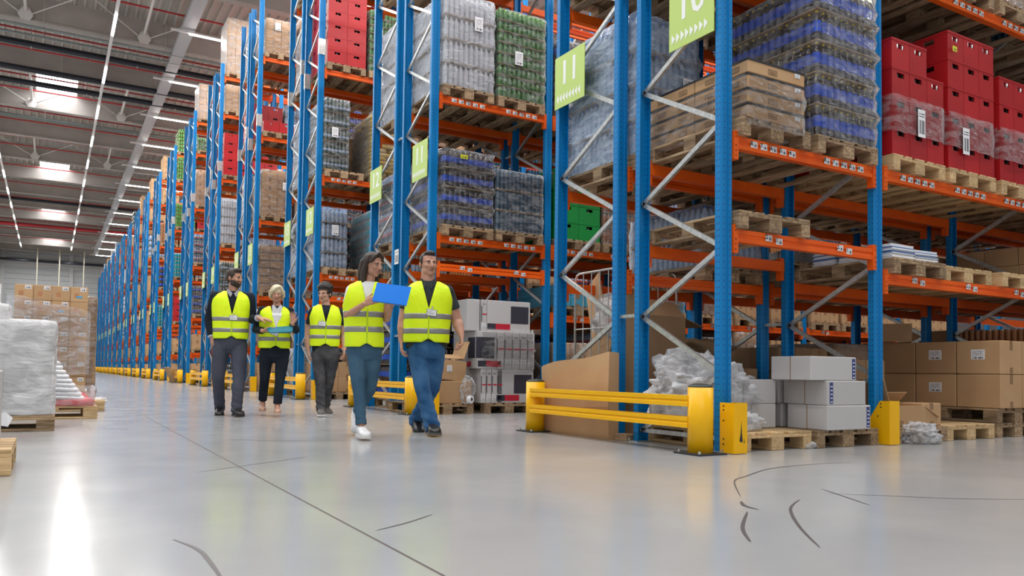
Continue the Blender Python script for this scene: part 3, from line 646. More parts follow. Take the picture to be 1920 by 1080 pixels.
# hair styles, built over the head frame H
def hair_short(back=.035, front=.045, vol=.0, curly=0., beard=None):
    def f(t, H, HM, hs, m):
        q = Shape(); e = vol; rs = random.Random(8)
        q.ball(H(0, .022, .045), tuple(a*hs for a in (.079+e, .088+e, .080+e)), HM); q.ball(H(0, .055, .005), tuple(a*hs for a in (.070+e*.6, .058+e, .075)), HM)
        q.ball(H(0, -.035, .098), tuple(a*hs for a in (.056+e, .045, .030+e)), HM)
        for s_ in (-1, 1): q.ball(H(.066*s_, .005, .035), tuple(a*hs for a in (.016, .035, .045)), HM)
        if curly:
            for i in range(150):
                a = rs.uniform(0, 6.28); b = rs.uniform(.05, 1.25); p = (math.sin(b)*math.cos(a)*.088, .02+math.sin(b)*math.sin(a)*.096, .045+math.cos(b)*.09)
                if p[1] < -.06 and p[2] < .08: continue
                q.ball(H(p[0]*1.13, p[1]*1.10, p[2]*1.14), rs.uniform(.012, .018)*hs, None, 8, 6)
        me = q.grow('hair', m, .0042 if curly else .005, 0 if curly else 3)
        face = H(0, -.095, -.01)
        inv = HM.inverted(); hc = H(0, 0, 0)
        def keep(c):
            l = inv @ (c-hc)/hs; return not (l.y < -.045 and l.z < (.058 if curly else .066)) and not (l.y < -.005 and l.z < .0)
        ob('hair', cut(me, [(H(0, -.045, 0), HM @ Vector((0, 1, 0))), (H(0, 0, .058 if curly else .066), HM @ Vector((0, 0, 1)))], keep, m, .003), t)
        if beard:
            q = Shape(); q.ball(H(0, -.034, -.066), tuple(a*hs for a in (.052, .053, .047)), HM)
            for s_ in (-1, 1): q.ball(H(.044*s_, -.02, -.052), tuple(a*hs for a in (.028, .045, .046)), HM); q.ball(H(.018*s_, -.083, -.040), tuple(a*hs for a in (.018, .010, .006)), HM)
            q.ball(H(0, -.064, -.094), tuple(a*hs for a in (.026, .026, .022)), HM)
            b_ = q.grow('beard', m, .005, 2); ob('beard', cut(b_, [(H(0, 0, -.026), HM @ Vector((0, 0, 1)))], lambda c: (inv @ (c-hc)).z < -.026*hs, m), t)
    return f
def hair_long(t, H, HM, hs, m):
    q = Shape(); q.ball(H(0, .020, .040), tuple(a*hs for a in (.078, .094, .084)), HM); q.ball(H(0, .055, -.01), tuple(a*hs for a in (.072, .055, .085)), HM)
    for s_ in (-1, 1):
        q.chain([H(.060*s_, -.01, .07), H(.080*s_, .012, .0), H(.082*s_, .02, -.08), H(.082*s_, .01, -.17), H(.072*s_, -.005, -.25)], [.024, .020, .028, .030, .012], 10)
        q.chain([H(.03*s_, .08, .0), H(.04*s_, .085, -.1), H(.04*s_, .08, -.22)], [.05, .045, .025], 10)
        q.chain([H(.008*s_, -.055, .115), H(.045*s_, -.062, .085), H(.072*s_, -.040, .03)], [.012, .015, .014], 8)
    ob('hair', q.grow('hair', m, .0055, 2), t)
def hair_bob(t, H, HM, hs, m):
    q = Shape(); q.ball(H(0, .016, .040), tuple(a*hs for a in (.086, .098, .088)), HM); q.ball(H(0, .05, -.02), tuple(a*hs for a in (.082, .06, .075)), HM)
    for i in range(5):      # fringe swept to one side
        f = i/4; q.chain([H(.045-.03*f, -.045-.02*f, .112-.004*i), H(.005-.035*f, -.088+.006*f, .098-.02*f), H(-.040-.02*f, -.084+.012*f, .058-.015*f), H(-.070-.006*f, -.052+.012*f, .010-.015*f), H(-.080, -.020, -.035)], [.012, .015, .015, .014, .008], 8)
    q.chain([H(.040, -.060, .104), H(.068, -.052, .062), H(.082, -.028, .008), H(.080, -.004, -.045)], [.013, .016, .018, .012], 10)
    for s_ in (-1, 1): q.chain([H(.078*s_, .02, .03), H(.084*s_, .02, -.03), H(.072*s_, .03, -.07)], [.025, .024, .014], 10)
    ob('hair', q.grow('hair', m, .005, 2), t)

def px(u0, v0, s):
    return lambda u, v, dy=0.: ((u-u0)/s, dy, (v0-v)/s)
def face_cam(X, Y, turn=0): return math.atan2(Y+4.4715, X+4.43)-math.pi/2+R(turn)

def collar_polo(m):
    def f(t, sho, nk, k):
        for s_ in (-1, 1):
            vs = [(nk.x+s_*.062*k, .02, nk.z+.032), (nk.x+s_*.054*k, -.05*k, nk.z+.016), (nk.x+s_*.010, -.088*k, nk.z-.034), (nk.x+s_*.030*k, -.112*k, nk.z-.085), (nk.x+s_*.080*k, -.055, nk.z-.012)]
            c = Vector(vs[0])*0
            mb = MB(); n = len(vs); mb.add(vs+[(x, y-.006, z+.002) for x, y, z in vs], [tuple(range(n)), tuple(range(n, 2*n))[::-1]]+[(i, (i+1) % n, n+(i+1) % n, n+i) for i in range(n)], m)
            ob('collar', mb.mesh('collar', fix=True), sho)
    return f
def people():
    sk1 = skinm('skin_tan', (.52, .27, .18)); sk2 = skinm('skin_light', (.60, .34, .24)); sk3 = skinm('skin_pink', (.58, .30, .21))
    brown = mat('dark_brown_hair', (.025, .014, .010), .55, col2=(.05, .028, .018), scale=40, stretch=(1, 1, .3), bump=.3); black = mat('black_hair', (.012, .010, .009), .5, col2=(.03, .022, .018), scale=40, bump=.4)
    blond = mat('pale_blond_hair', (.62, .50, .32), .5, col2=(.78, .68, .50), scale=25, stretch=(1, 1, .3), bump=.3)
    jeans = cloth('blue_jeans', (.018, .075, .19), (.06, .16, .32), .5, 6); jeansg = cloth('grey_blue_jeans', (.035, .085, .14), (.06, .125, .19), .35, 6); greyj = cloth('grey_jeans', (.045, .045, .050), (.10, .10, .105), .5, 6)
    greyt = cloth('grey_blue_trousers', (.055, .06, .085), (.08, .085, .115), .3, 5); navy = cloth('dark_navy', (.010, .014, .022), (.018, .024, .036), .35, 6); char = cloth('charcoal_cotton', (.028, .034, .035), (.045, .052, .054), .35, 7)
    whitec = cloth('white_cotton', (.72, .72, .74), (.80, .80, .80), .3, 7); shblk = mat('black_leather', (.014, .013, .013), .35); shbr = mat('grey_suede', (.11, .10, .09), .7); shwh = mat('white_leather', (.74, .74, .75), .45); nude = mat('nude_leather', (.60, .36, .25), .35); solw = mat('white_sole', (.70, .69, .67), .6)
    brd = mat('pale_blue_shirt', (.42, .46, .55), .7)
    dn = (0, -.15, -1)
    # --- man in front, polo shirt and blue jeans
    s = 194.8; q = px(800, 816, s); X, Y = -1.35, 2.52
    person(dict(loc=(X, Y), rz=face_cam(X, Y), label='dark-haired man in hi-vis vest, charcoal polo shirt and blue jeans, walking in front', k=1.05, hs=1.04, nw=1.15, ar=1.28,
        look=(18, 2), gaze=1, head=0, skin=sk3, hairm=black, hair=hair_short(vol=-.002), depth=.150,
        J=dict(head=q(801.5, 501), neck=q(801, 533), shL=q(770, 551), elL=q(757, 608, .03), wrL=q(754, 645, .0), shR=q(837, 552), elR=q(856, 604, .05), wrR=q(865, 634, -.05),
               hipL=q(784, 664), hipR=q(817, 664), knL=q(796, 737, -.12), anL=(*q(812, 0, -.20)[:2], .10), knR=q(812, 733, .02), anR=(*q(785, 0, .30)[:2], .125)),
        handL=dict(d=(.05, -.25, -1), n=(1, .1, 0), t=-1, curl=(18, 28, 22)), handR=dict(d=(0, -.35, -1), n=(-1, -.2, 0), t=1, curl=(24, 34, 26)),
        torso=[(.72, .0, .20, .95), (.86, .0, .206, 1.0), (.98, .0, .208, 1.03), (1.14, .01, .212, .98), (1.26, .015, .222, .93), (1.34, .015, .219, .86), (1.39, .015, .205, .70), (1.422, .01, .15, .54), (1.455, .008, .08, .44)],
        waist=.90, wx=.0, hipw=.188, pantm=jeans, tr=(.098, .092, .074, .072), cuff=.074, plen=.055, crease=1.4,
        shirtm=char, shirt_hem=.80, sleeve=.62, sr=(.070, .072), nr=.06, collar=collar_polo(char), tx=.012,
        vhem=.865, vx=.018, vz=1.18, vnw=.072, shx=.195, arm=1.24, bands=(.945, 1.085), badge=(.045, 1.14, 8),
        ankh=.085, footL=(12, 0, 1), footR=(10, 22, 1), shoeL=.30, shoeW=.108, shoeH=.115, shoem=shblk, solem=shbr))
    # --- woman with the blue folder
    s = 209.; q = px(684, 818, s); X, Y = -2.02, 2.36
    p = dict(loc=(X, Y), rz=face_cam(X, Y), label='long-haired woman in hi-vis vest, white shirt and skinny jeans, holding a blue folder', k=.90, hs=.95, nw=.85, ar=.92,
        look=(42, 12), gaze=1, skin=sk1, hairm=brown, hair=hair_long, depth=.120,
        J=dict(head=q(697, 495), neck=q(691, 529), shL=q(659, 546), elL=q(652, 593, -.05), wrL=q(683, 574, -.25), shR=q(715, 545), elR=q(724, 597, .0), wrR=q(729, 579, -.22),
               hipL=q(669, 660), hipR=q(700, 660), knL=q(676, 732, -.14), anL=(*q(682, 0, -.22)[:2], .095), knR=q(696, 730, .0), anR=(*q(672, 0, .28)[:2], .20)),
        handL=dict(d=(.9, -.1, .42), n=(.1, 1., -.1), t=1, curl=(14, 18, 12), spread=5), handR=dict(d=(.25, -.5, .8), n=(-.4, .3, .6), t=-1, curl=(10, 14, 12)),
        torso=[(.78, .0, .158, 1.0), (.88, .0, .160, 1.0), (1.0, -.01, .158, .92), (1.12, -.015, .165, .94), (1.22, -.015, .176, .98), (1.29, -.012, .176, .84), (1.335, -.005, .162, .68), (1.368, .005, .112, .52), (1.395, .018, .068, .44)],
        waist=.92, wx=.0, hipw=.160, pantm=jeansg, tr=(.082, .074, .054, .052), cuff=.042, plen=-.035, crease=.6, turnup=jeansg,
        shirtm=whitec, shirt_hem=.84, sleeve=.42, sr=(.056, .058), nr=.055, tx=-.012,
        vhem=.80, vx=.02, vz=1.14, vnw=.060, shx=.135, arm=1.14, bands=(.93, 1.065),
        ankh=.075, footL=(14, 0, 1), footR=(5, 42, 1), shoeL=.265, shoeW=.092, shoeH=.095, shoem=shwh, solem=solw)
    person(p)
    fold = mat('blue_plastic_folder', (.0, .19, .75), .5, spec=.25)
    w = Matrix.Translation((X, Y, 0)) @ Matrix.Rotation(p['rz'], 4, 'Z')
    a, b_, c, d = [Vector(q(*v)) for v in ((704, 535.5, -.30), (766, 540.5, -.26), (757, 576, -.36), (696, 570, -.40))]
    n = (b_-a).cross(d-a).normalized()*.012
    f = MB().add([a, b_, c, d, a+n, b_+n, c+n, d+n], [(0, 1, 2, 3), (7, 6, 5, 4), (0, 4, 5, 1), (1, 5, 6, 2), (2, 6, 7, 3), (3, 7, 4, 0)], fold).mesh('folder', fix=True)
    o = ob('folder', f); o.matrix_world = w; tag(o, 'blue plastic folder held up by the long-haired woman', 'folder')
    ob('paper_sheet', MB().add([a+n*1.4+(b_-a)*.03, b_+n*1.4-(b_-a)*.03, c+n*1.4, d+n*1.4], [(0, 1, 2, 3)], WHITE).add([a+n*1.2+(b_-a)*.03, b_+n*1.2-(b_-a)*.03, c+n*1.2, d+n*1.2], [(3, 2, 1, 0)], WHITE).mesh('paper_sheet'), o)
    # --- curly young man
    s = 151.; q = px(600, 779, s); X, Y = -1.38, 5.72
    person(dict(loc=(X, Y), rz=face_cam(X, Y), label='curly-haired man in hi-vis vest, navy t-shirt and grey jeans, walking in the middle', k=1., hs=.98, ar=1.0,
        look=(-28, 8), gaze=-1, skin=sk2, hairm=black, hair=hair_short(vol=.016, curly=1), depth=.125,
        J=dict(head=q(599, 541), neck=q(602, 564), shL=q(578, 577), elL=q(569, 622, .03), wrL=q(571, 652, .0), shR=q(629, 577), elR=q(638, 620, .04), wrR=q(639, 648, -.03),
               hipL=q(589, 659), hipR=q(618, 659), knL=q(594, 714, -.12), anL=(*q(597, 0, -.20)[:2], .09), knR=q(612, 711, .0), anR=(*q(606, 0, .22)[:2], .10)),
        handL=dict(d=(.1, -.2, -1), n=(1, .3, 0), t=-1, curl=(16, 26, 20)), handR=dict(d=(0, -.25, -1), n=(-1, .1, 0), t=1, curl=(20, 30, 24)),
        torso=[(.74, .01, .165, .95), (.90, .01, .175, 1.0), (1.02, .01, .176, .98), (1.15, .012, .185, .98), (1.26, .015, .199, .97), (1.34, .015, .198, .87), (1.385, .015, .185, .70), (1.415, .012, .13, .52), (1.442, .01, .075, .44)],
        waist=.93, wx=.01, hipw=.165, pantm=greyj, tr=(.088, .080, .062, .060), cuff=.058, plen=.03, crease=1.3,
        shirtm=navy, shirt_hem=.83, sleeve=.55, sr=(.060, .064), nr=.06, tx=.013,
        vhem=.895, vx=.018, vz=1.19, vnw=.062, shx=.170, arm=1.22, bands=(.99, 1.115), badge=(-.03, 1.18, 4),
        ankh=.08, footL=(4, 0, 1), footR=(18, 8, 1), shoeL=.28, shoeW=.098, shoeH=.105, shoem=shbr, solem=solw))
    # --- blonde woman with the clipboard
    s = 149.; q = px(505, 780, s); X, Y = -2.0, 5.85
    p = dict(loc=(X, Y), rz=face_cam(X, Y), label='blonde woman in hi-vis vest and dark suit with a teal clipboard, palm raised', k=.92, hs=.96, nw=.9, ar=1.0,
        look=(-2, 12), skin=sk3, hairm=blond, hair=hair_bob, depth=.122,
        J=dict(head=q(510, 549), neck=q(511, 573), shL=q(485, 581), elL=q(474, 618, .0), wrL=q(487, 621, -.20), shR=q(534, 581), elR=q(546, 617, -.04), wrR=q(538.5, 607, -.24),
               hipL=q(494, 660), hipR=q(524, 660), knL=q(492, 712, .02), anL=(*q(489, 0, .16)[:2], .175), knR=q(519, 715, -.10), anR=(*q(516, 0, -.14)[:2], .135)),
        handL=dict(d=(1, -.3, .05), n=(0, .2, 1), t=1, curl=(12, 16, 12)), handR=dict(d=(.05, -.1, 1), n=(-.1, -1, 0), t=1, curl=(3, 5, 5), spread=7),
        torso=[(.76, .02, .175, 1.0), (.88, .02, .180, 1.02), (1.0, .02, .178, 1.0), (1.12, .02, .182, 1.0), (1.22, .02, .192, .98), (1.29, .02, .192, .86), (1.34, .022, .178, .70), (1.372, .028, .125, .52), (1.396, .035, .07, .44)],
        waist=.90, wx=.015, hipw=.165, pantm=navy, tr=(.088, .078, .060, .057), cuff=.054, plen=-.02, crease=.3,
        shirtm=navy, shirt_hem=.82, sleeve=1.86, sr=(.056, .050, .044), nr=.06, tx=.02,
        vhem=.855, vx=.035, vz=1.08, vnw=.075, shx=.165, arm=1.17, bands=(.945, 1.045), badge=(.02, 1.045, 22),
        ankh=.09, footL=(2, 12, 1), footR=(2, 0, 1), shoeL=.24, shoeW=.082, shoeH=.10, shoem=nude, solem=nude, heels=.055)
    t = person(p)
    bl = Shape(); bl.m = whitec; nk = Vector(p['J']['neck']); 
    ob('blouse', MB().add([(nk.x-.062, -.045, nk.z+.01), (nk.x+.062, -.045, nk.z+.01), (nk.x+.058, -.128, nk.z-.12), (nk.x+.01, -.133, nk.z-.27), (nk.x-.02, -.133, nk.z-.27), (nk.x-.055, -.128, nk.z-.12), (nk.x, -.098, nk.z-.045)], [(0, 6, 5), (6, 1, 2), (5, 6, 2), (5, 2, 3, 4)], whitec).mesh('blouse'), t)
    for s_ in (-1, 1): ob('collar', MB().prism([(0, 0), (s_*.05, .055), (s_*.06, .0), (s_*.03, -.05)], -.118, -.112, whitec, 'y').mesh('collar', fix=True), t, (nk.x, .0, nk.z-.035))
    clip = mat('teal_clipboard', (.0, .15, .24), .45, spec=.3); w = Matrix.Translation((X, Y, 0)) @ Matrix.Rotation(p['rz'], 4, 'Z')
    a, b_, c, d = [Vector(q(*v)) for v in ((491, 617, -.22), (540, 612, -.20), (539, 624, -.44), (500, 627, -.42))]; n = Vector((0, 0, .012))
    f = MB().add([a, b_, c, d, a+n, b_+n, c+n, d+n], [(0, 1, 2, 3), (7, 6, 5, 4), (0, 4, 5, 1), (1, 5, 6, 2), (2, 6, 7, 3), (3, 7, 4, 0)], clip).mesh('clipboard', fix=True)
    o = ob('clipboard', f); o.matrix_world = w; tag(o, 'teal clipboard held flat by the blonde woman', 'clipboard')
    # --- bearded man
    s = 146.; q = px(432, 781, s); X, Y = -2.48, 6.05
    person(dict(loc=(X, Y), rz=face_cam(X, Y), label='bearded man in hi-vis vest, navy sweater and grey trousers, pointing right', k=1.05, hs=1.02, ar=1.0,
        look=(48, 4), gaze=1, skin=sk1, hairm=brown, hair=hair_short(vol=.006, beard=1), depth=.135,
        J=dict(head=q(437, 528), neck=q(435, 552), shL=q(404, 562), elL=q(394, 606, .04), wrL=q(400, 637, .0), shR=q(464, 562), elR=q(469, 603, .0), wrR=q(479, 602, -.25),
               hipL=q(417, 650), hipR=q(447, 650), knL=q(413, 712, .0), anL=(*q(417, 0, .18)[:2], .10), knR=q(449, 714, -.14), anR=(*q(446, 0, -.22)[:2], .095)),
        handL=dict(d=(.12, -.2, -1), n=(1, .4, 0), t=-1, curl=(14, 22, 18)), handR=dict(d=(1, -.25, -.12), n=(-.1, .3, -1), t=-1, curl=(8, 10, 8), spread=7),
        torso=[(.80, .0, .180, .95), (.98, .0, .200, 1.0), (1.10, .0, .200, .98), (1.24, .0, .212, .98), (1.38, .0, .226, .97), (1.46, .0, .222, .86), (1.51, .005, .205, .68), (1.545, .01, .145, .52), (1.572, .012, .08, .44)],
        waist=1.0, wx=.0, hipw=.185, pantm=greyt, tr=(.105, .096, .076, .070), cuff=.064, plen=.045, crease=.8,
        shirtm=navy, shirt_hem=.93, sleeve=1.93, sr=(.068, .056, .048), nr=.062, cuffm=brd, collar=collar_polo(mat('checked_collar', (.30, .30, .31), .8)), tx=.0,
        vhem=.965, vx=.012, vz=1.26, vnw=.072, shx=.200, arm=1.36, bands=(1.045, 1.185), badge=(.03, 1.225, 2),
        ankh=.085, footL=(0, 8, 1), footR=(14, 0, 1), shoeL=.30, shoeW=.105, shoeH=.11, shoem=shblk, solem=shblk))
def far_worker():
    X, Y = .80, 26.6; grn = cloth('green_shirt', (.02, .32, .08)); dk = cloth('worker_trousers', (.30, .24, .17)); sk = MATS['skin_tan']; hr = MATS['dark_brown_hair']
    z = lambda a, b, c=0.: (a, c, b)
    person(dict(loc=(X, Y), rz=face_cam(X, Y, 170), label='distant worker in green shirt and hi-vis vest between the fifth and sixth racks', k=1., look=(0, 0), skin=sk, hairm=hr, hair=hair_short(), depth=.13,
        J=dict(head=z(0, 1.62), neck=z(0, 1.46), shL=z(-.17, 1.38), elL=z(-.22, 1.1), wrL=z(-.2, .86, -.05), shR=z(.17, 1.38), elR=z(.22, 1.1), wrR=z(.2, .86, -.05), hipL=z(-.09, .86), hipR=z(.09, .86), knL=z(-.10, .47), anL=z(-.10, .09), knR=z(.10, .47), anR=z(.10, .09)),
        handL=dict(d=(0, -.2, -1), n=(1, 0, 0), t=-1), handR=dict(d=(0, -.2, -1), n=(-1, 0, 0), t=1),
        torso=[(.8, 0, .17, 1), (.98, 0, .175, 1), (1.15, 0, .185, 1), (1.32, 0, .195, .95), (1.39, 0, .18, .7), (1.42, 0, .12, .52), (1.445, 0, .075, .44)], waist=.95, wx=0, hipw=.165, pantm=dk, tr=(.09, .08, .065, .062), cuff=.06, plen=.03, crease=.5,
        shirtm=grn, shirt_hem=.84, sleeve=.6, sr=(.06, .062), tx=0, vhem=.9, vx=0, vz=1.1, vnw=.06, shx=.17, arm=1.2, bands=(.98, 1.12), ankh=.08, footL=(0, 0, 1), footR=(0, 0, 1), shoeL=.28, shoeW=.1, shoeH=.1, shoem=BLK, solem=BLK))
people(); far_worker()
# ================================================================== racks
LIME = mat('lime_sign', (.50, .66, .16), .45); SIGNW = mat('sign_white', (.86, .88, .84), .5)
for d_ in '12345678': CACHE['digit', d_] = text_mesh(d_, .05, BLK, .0004, .0012)
for n_ in range(10, 29): CACHE['num', str(n_)] = text_mesh(str(n_), .34, SIGNW, .0006, .006)
post_me = None
def post_mesh(h=RH):
    # open profile with a grooved front, extruded
    w, d = PW, PD
    poly = [(0, d), (0, .012), (.010, 0), (.040, 0), (.046, .012), (.074, .012), (.080, 0), (w-.010, 0), (w, .012), (w, d), (w-.012, d), (w-.012, .03), (.012, .03), (.012, d)]
    mb = MB().prism(poly, 0, h, BLUE)
    return mb.mesh('upright', fix=True)
POST = post_mesh()
SPLICE = MB().box((-.006, -.006, 0), (PW+.006, PD, .32), GALV).mesh('splice')
FOOT = MB().box((-.03, -.05, 0), (PW+.03, PD+.03, .008), GALV).tube((-.015, -.03, .008), (-.015, -.03, .03), .009, GALV, n=6).tube((PW+.015, -.03, .008), (PW+.015, -.03, .03), .009, GALV, n=6).mesh('footplate')
def brace_mesh():
    a = Vector((0, .05, 0)); b = Vector((0, DR-.05, .5)); L = (b-a).length; d = (b-a).normalized(); n = Vector((1, 0, 0)); u = n.cross(d)
    mb = MB()
    def bar(o, x0, x1, u0, u1):
        vs = [o+n*x+u*q+d*t for t in (0, L) for x, q in ((x0, u0), (x1, u0), (x1, u1), (x0, u1))]
        mb.add(vs, [(0, 1, 2, 3), (7, 6, 5, 4), (0, 4, 5, 1), (1, 5, 6, 2), (2, 6, 7, 3), (3, 7, 4, 0)], GALV)
    bar(a, 0, .003, -.02, .02); bar(a, .003, .028, .017, .02); bar(a, .003, .028, -.02, -.017)
    for p in (a, b): mb.tube(p+Vector((-.012, 0, 0)), p+Vector((.03, 0, 0)), .009, GALV, n=6)
    return mb.mesh('brace', fix=True)
BRACE = brace_mesh()
def braces_joined():
    mb = MB(); 
    for i in range(20):
        z = .1+.5*i; a, b = (DR-.05, .05) if i % 2 == 0 else (.05, DR-.05)
        p = Vector((.05, a, z)); q = Vector((.05, b, z+.5)); mb.tube(p, q, .02, GALV, n=4, smooth=False)
    return mb.mesh('bracing', fix=True)
BRJ = braces_joined()
def beam_mesh(L):
    def mk():
        h = .10; y0, y1 = -.012, .05
        poly = [(y0, 0), (y0, .035), (y0+.009, .042), (y0+.009, .058), (y0, .065), (y0, h), (y1, h), (y1, 0)]
        return MB().prism(poly, 0, L, ORANGE, 'x').mesh('beam', fix=True)
    return cached(('beam', round(L, 3)), mk)
CONN = MB().box((0, -.018, -.09), (.045, .045, .135), ORANGE).box((-.002, -.016, -.09), (.0, .03, .135), ORANGE)
for zz in (-.06, -.02, .02, .09, .12): CONN.box((.012, -.0195, zz-.005), (.022, -.018, zz+.005), DARK)
CONN = CONN.mesh('connector')
GUARD = MB()
for a, b in (((0, -.145), (.125, -.137)), ((-.008, -.145), (0, .0)), ((.125, -.145), (.133, .0))): GUARD.box((*a, .005), (*b, .385), YEL)
for zz in (.07, .11, .25, .33, .36): GUARD.box((-.0095, -.045, zz-.006), (-.008, -.033, zz+.006), DARK)
GUARD = GUARD.mesh('post_guard')
GUARD2 = MB().box((0, -.145, .005), (.125, -.137, .385), YEL)
for x_ in (-.008, .125): GUARD2.prism([(-.145, .005), (.07, .005), (.07, .20), (-.05, .385), (-.145, .385)], x_, x_+.008, YEL, 'x')
for yy, zz in ((-.06, .36), (-.06, .33), (-.03, .25), (-.03, .09)): GUARD2.box((-.0095, yy-.006, zz-.006), (-.008, yy+.006, zz+.006), DARK)
GUARD2 = GUARD2.mesh('post_guard', fix=True)
def digit(s): return cached(('digit', s), lambda: text_mesh(s, .05, BLK, .0004, .0012))
def place_label(beam, x, s, z=.052, w_=.075, h=.05):
    lb = ob('location_label', UNITLABN, beam, (x, -.0145, z), scale=(w_, .001, h))
    if s: ob_ = ob('numeral', digit(s), beam, (x-w_*.36, -.0162, z+.006), (R(90), 0, 0))
# levels (top of beam) per rack row
def levels(r, bay):
    k = r//2
    if r == 0: L = [1.74 if bay == 0 else 1.535, 2.48, 4.36, 6.6, 8.75]
    elif r == 1: L = [1.52, 2.48, 4.40, 6.6, 8.75]
    elif r in (2, 3): L = [2.085 if bay == 0 else 1.46, 2.48, 4.45, 6.62, 8.75]
    elif r in (4, 5): L = [2.05 if bay == 0 else 1.46, 2.48, 4.45, 6.62, 8.75]
    else: L = [1.15 if bay == 0 else 1.46, 2.47, 4.44, 6.65, 8.75]
    if k >= 4: L = L+[9.98]
    return L
SIDE = ['front', 'rear']
def rack_name(r):
    return '%s %s row' % (ORD[r//2], SIDE[r % 2])
NB = {0: 4, 1: 6, 2: 6, 3: 6}
def frames(r):
    nb = NB.get(r//2, 2 if r//2 < 8 else 1)
    return [0, W1]+[W1+W2*i for i in range(1, nb)]
def rack_row(r):
    k, s = divmod(r, 2); far = k >= 8
    near = 'facing the camera' if s == 0 else 'facing away from the camera'
    t = thing('pallet_rack', '%s blue and orange pallet rack, half %s' % (ORD[k], near) if k else 'nearest blue and orange pallet rack, half '+near, 'rack',
              (0, k*P+(DR+G if s else 0), 0), group='rows of pallet racks')
    # local: Y 0 = face of the row; the rear row is the mirror of the front row
    F = frames(r); my = (lambda y: y) if s == 0 else (lambda y: DR-y)
    for i, x in enumerate(F):
        for q in (0, 1):
            front = (q == 0)
            y = 0 if front else DR; rot = 0 if front else math.pi; xx = x if front else x+PW
            o = ob('upright', POST, t, (xx, y, 0), (0, 0, rot))
            ob('footplate', FOOT, o)
            if 2 <= k < 8 and i < 2: ob('splice', SPLICE, o, (0, 0, 6.9 if front else 6.5))
        if far: ob('bracing', BRJ, t, (x, 0 if s == 0 else DR, 0), (0, 0, 0), (1, 1 if s == 0 else -1, 1), kind='stuff')
        else:
            for j in range(20):
                # inner nodes at .1+n, outer nodes at .6+n
                z = .1+.5*j; up_out = (j % 2 == 0)
                # local mesh runs from y=.05 (z=0) to y=DR-.05 (z=.5)
                inner_is_back = (s == 0)
                towards_plus = (not up_out) if inner_is_back else up_out
                b_ = ob('brace', BRACE, t, (x+.05, 0 if towards_plus else DR, z), (0, 0, 0), (1, 1 if towards_plus else -1, 1))
            if s == 0: ob('brace_foot', cached('hb', lambda: MB().box((0, .05, 0), (.03, DR-.05, .035), GALV).mesh('brace_foot')), t, (x+.05, 0, .085))
        # yellow guards stand on the floor before the outer posts
        if i < 2:
            g = ob('post_guard', GUARD if i == 0 else GUARD2, None, (x if s == 0 else x+PW, k*P if s == 0 else k*P+D, 0), (0, 0, 0 if s == 0 else math.pi))
            tag(g, 'yellow steel guard at the %s post of the %s rack, %s' % (['corner', 'second'][i], ORD[k], ['camera side', 'far side'][s]), 'guard', 'yellow post guards')
    for b in range(len(F)-1):
        L = F[b+1]-F[b]-PW
        for li, z in enumerate(levels(r, b)):
            for q in (0, 1):
                y, rot, x0 = (0, 0, F[b]+PW) if q == 0 else (DR, math.pi, F[b+1])
                bm_ = ob('beam', beam_mesh(L), t, (x0, y, z-.1), (0, 0, rot))
                for xx, sc in ((0, 1), (L, -1)): ob('connector', CONN, bm_, (xx, 0, 0), scale=(sc, 1, 1))
                if k <= 2 and ((s == 0 and q == 0) or (s == 1 and q == 1)) and li < 3:
                    cs = (.44, 1.32) if L < 2 else (.5, 1.37, 2.25)
                    for c in cs:
                        if li >= 1:
                            for n, d in enumerate('87654'): place_label(bm_, c-.22+n*.112, d if k == 0 else '', .056-n*.002)
                        else:
                            for n, d in enumerate('21'): place_label(bm_, c+(-.05 if n == 0 else .07), d, .062 if n == 0 else .045)
    return t
RACK = [rack_row(r) for r in range(2*NR)]
for k in range(NR):     # spacers that tie each pair of rows
    for z in (1.1, 4.1, 7.1):
        for x in frames(2*k)[:2]:
            ob('row_spacer', cached('rs', lambda: MB().box((0, DR, 0), (.03, DR+G, .03), GALV).mesh('row_spacer')), RACK[2*k], (x+.04, 0, z))

def barrier(k):
    t = thing('rack_end_barrier', 'yellow rail barrier with two round posts at the %s rack end' % ORD[k], 'barrier', (-.21, k*P, 0), group='yellow barriers at the rack ends')
    pm = cached('bpost', lambda: MB().lathe([(.095, 0), (.095, .49)], YEL, n=28).mesh('post'))
    cm = cached('bcap', lambda: MB().lathe([(.093, .49), (.088, .503), (.06, .515), (.02, .52)], mat('barrier_cap', (.035, .04, .035), .4), n=28).mesh('cap'))
    bm_ = cached('bbase', lambda: MB().box((-.14, -.14, 0), (.14, .14, .012), BLK).tube((-.11, -.11, .01), (-.11, -.11, .03), .012, GALV, n=6).tube((-.11, .11, .01), (-.11, .11, .03), .012, GALV, n=6).mesh('base_plate'))
    for y in (0, 2.37):
        p_ = ob('post', pm, t, (0, y, .01)); ob('post_cap', cm, p_); ob('base_plate', bm_, t, (0, y, 0))
    rm = cached('brail', lambda: MB().prism([(-.05, 0), (-.05, .03), (-.042, .036), (-.042, .046), (-.05, .052), (-.05, .082), (.05, .082), (.05, 0)], .04, 2.33, YEL, 'y').mesh('rail', fix=True))
    for z in (.195, .355): ob('rail', rm, t, (-.045, 0, z))
for k in range(NR): barrier(k)

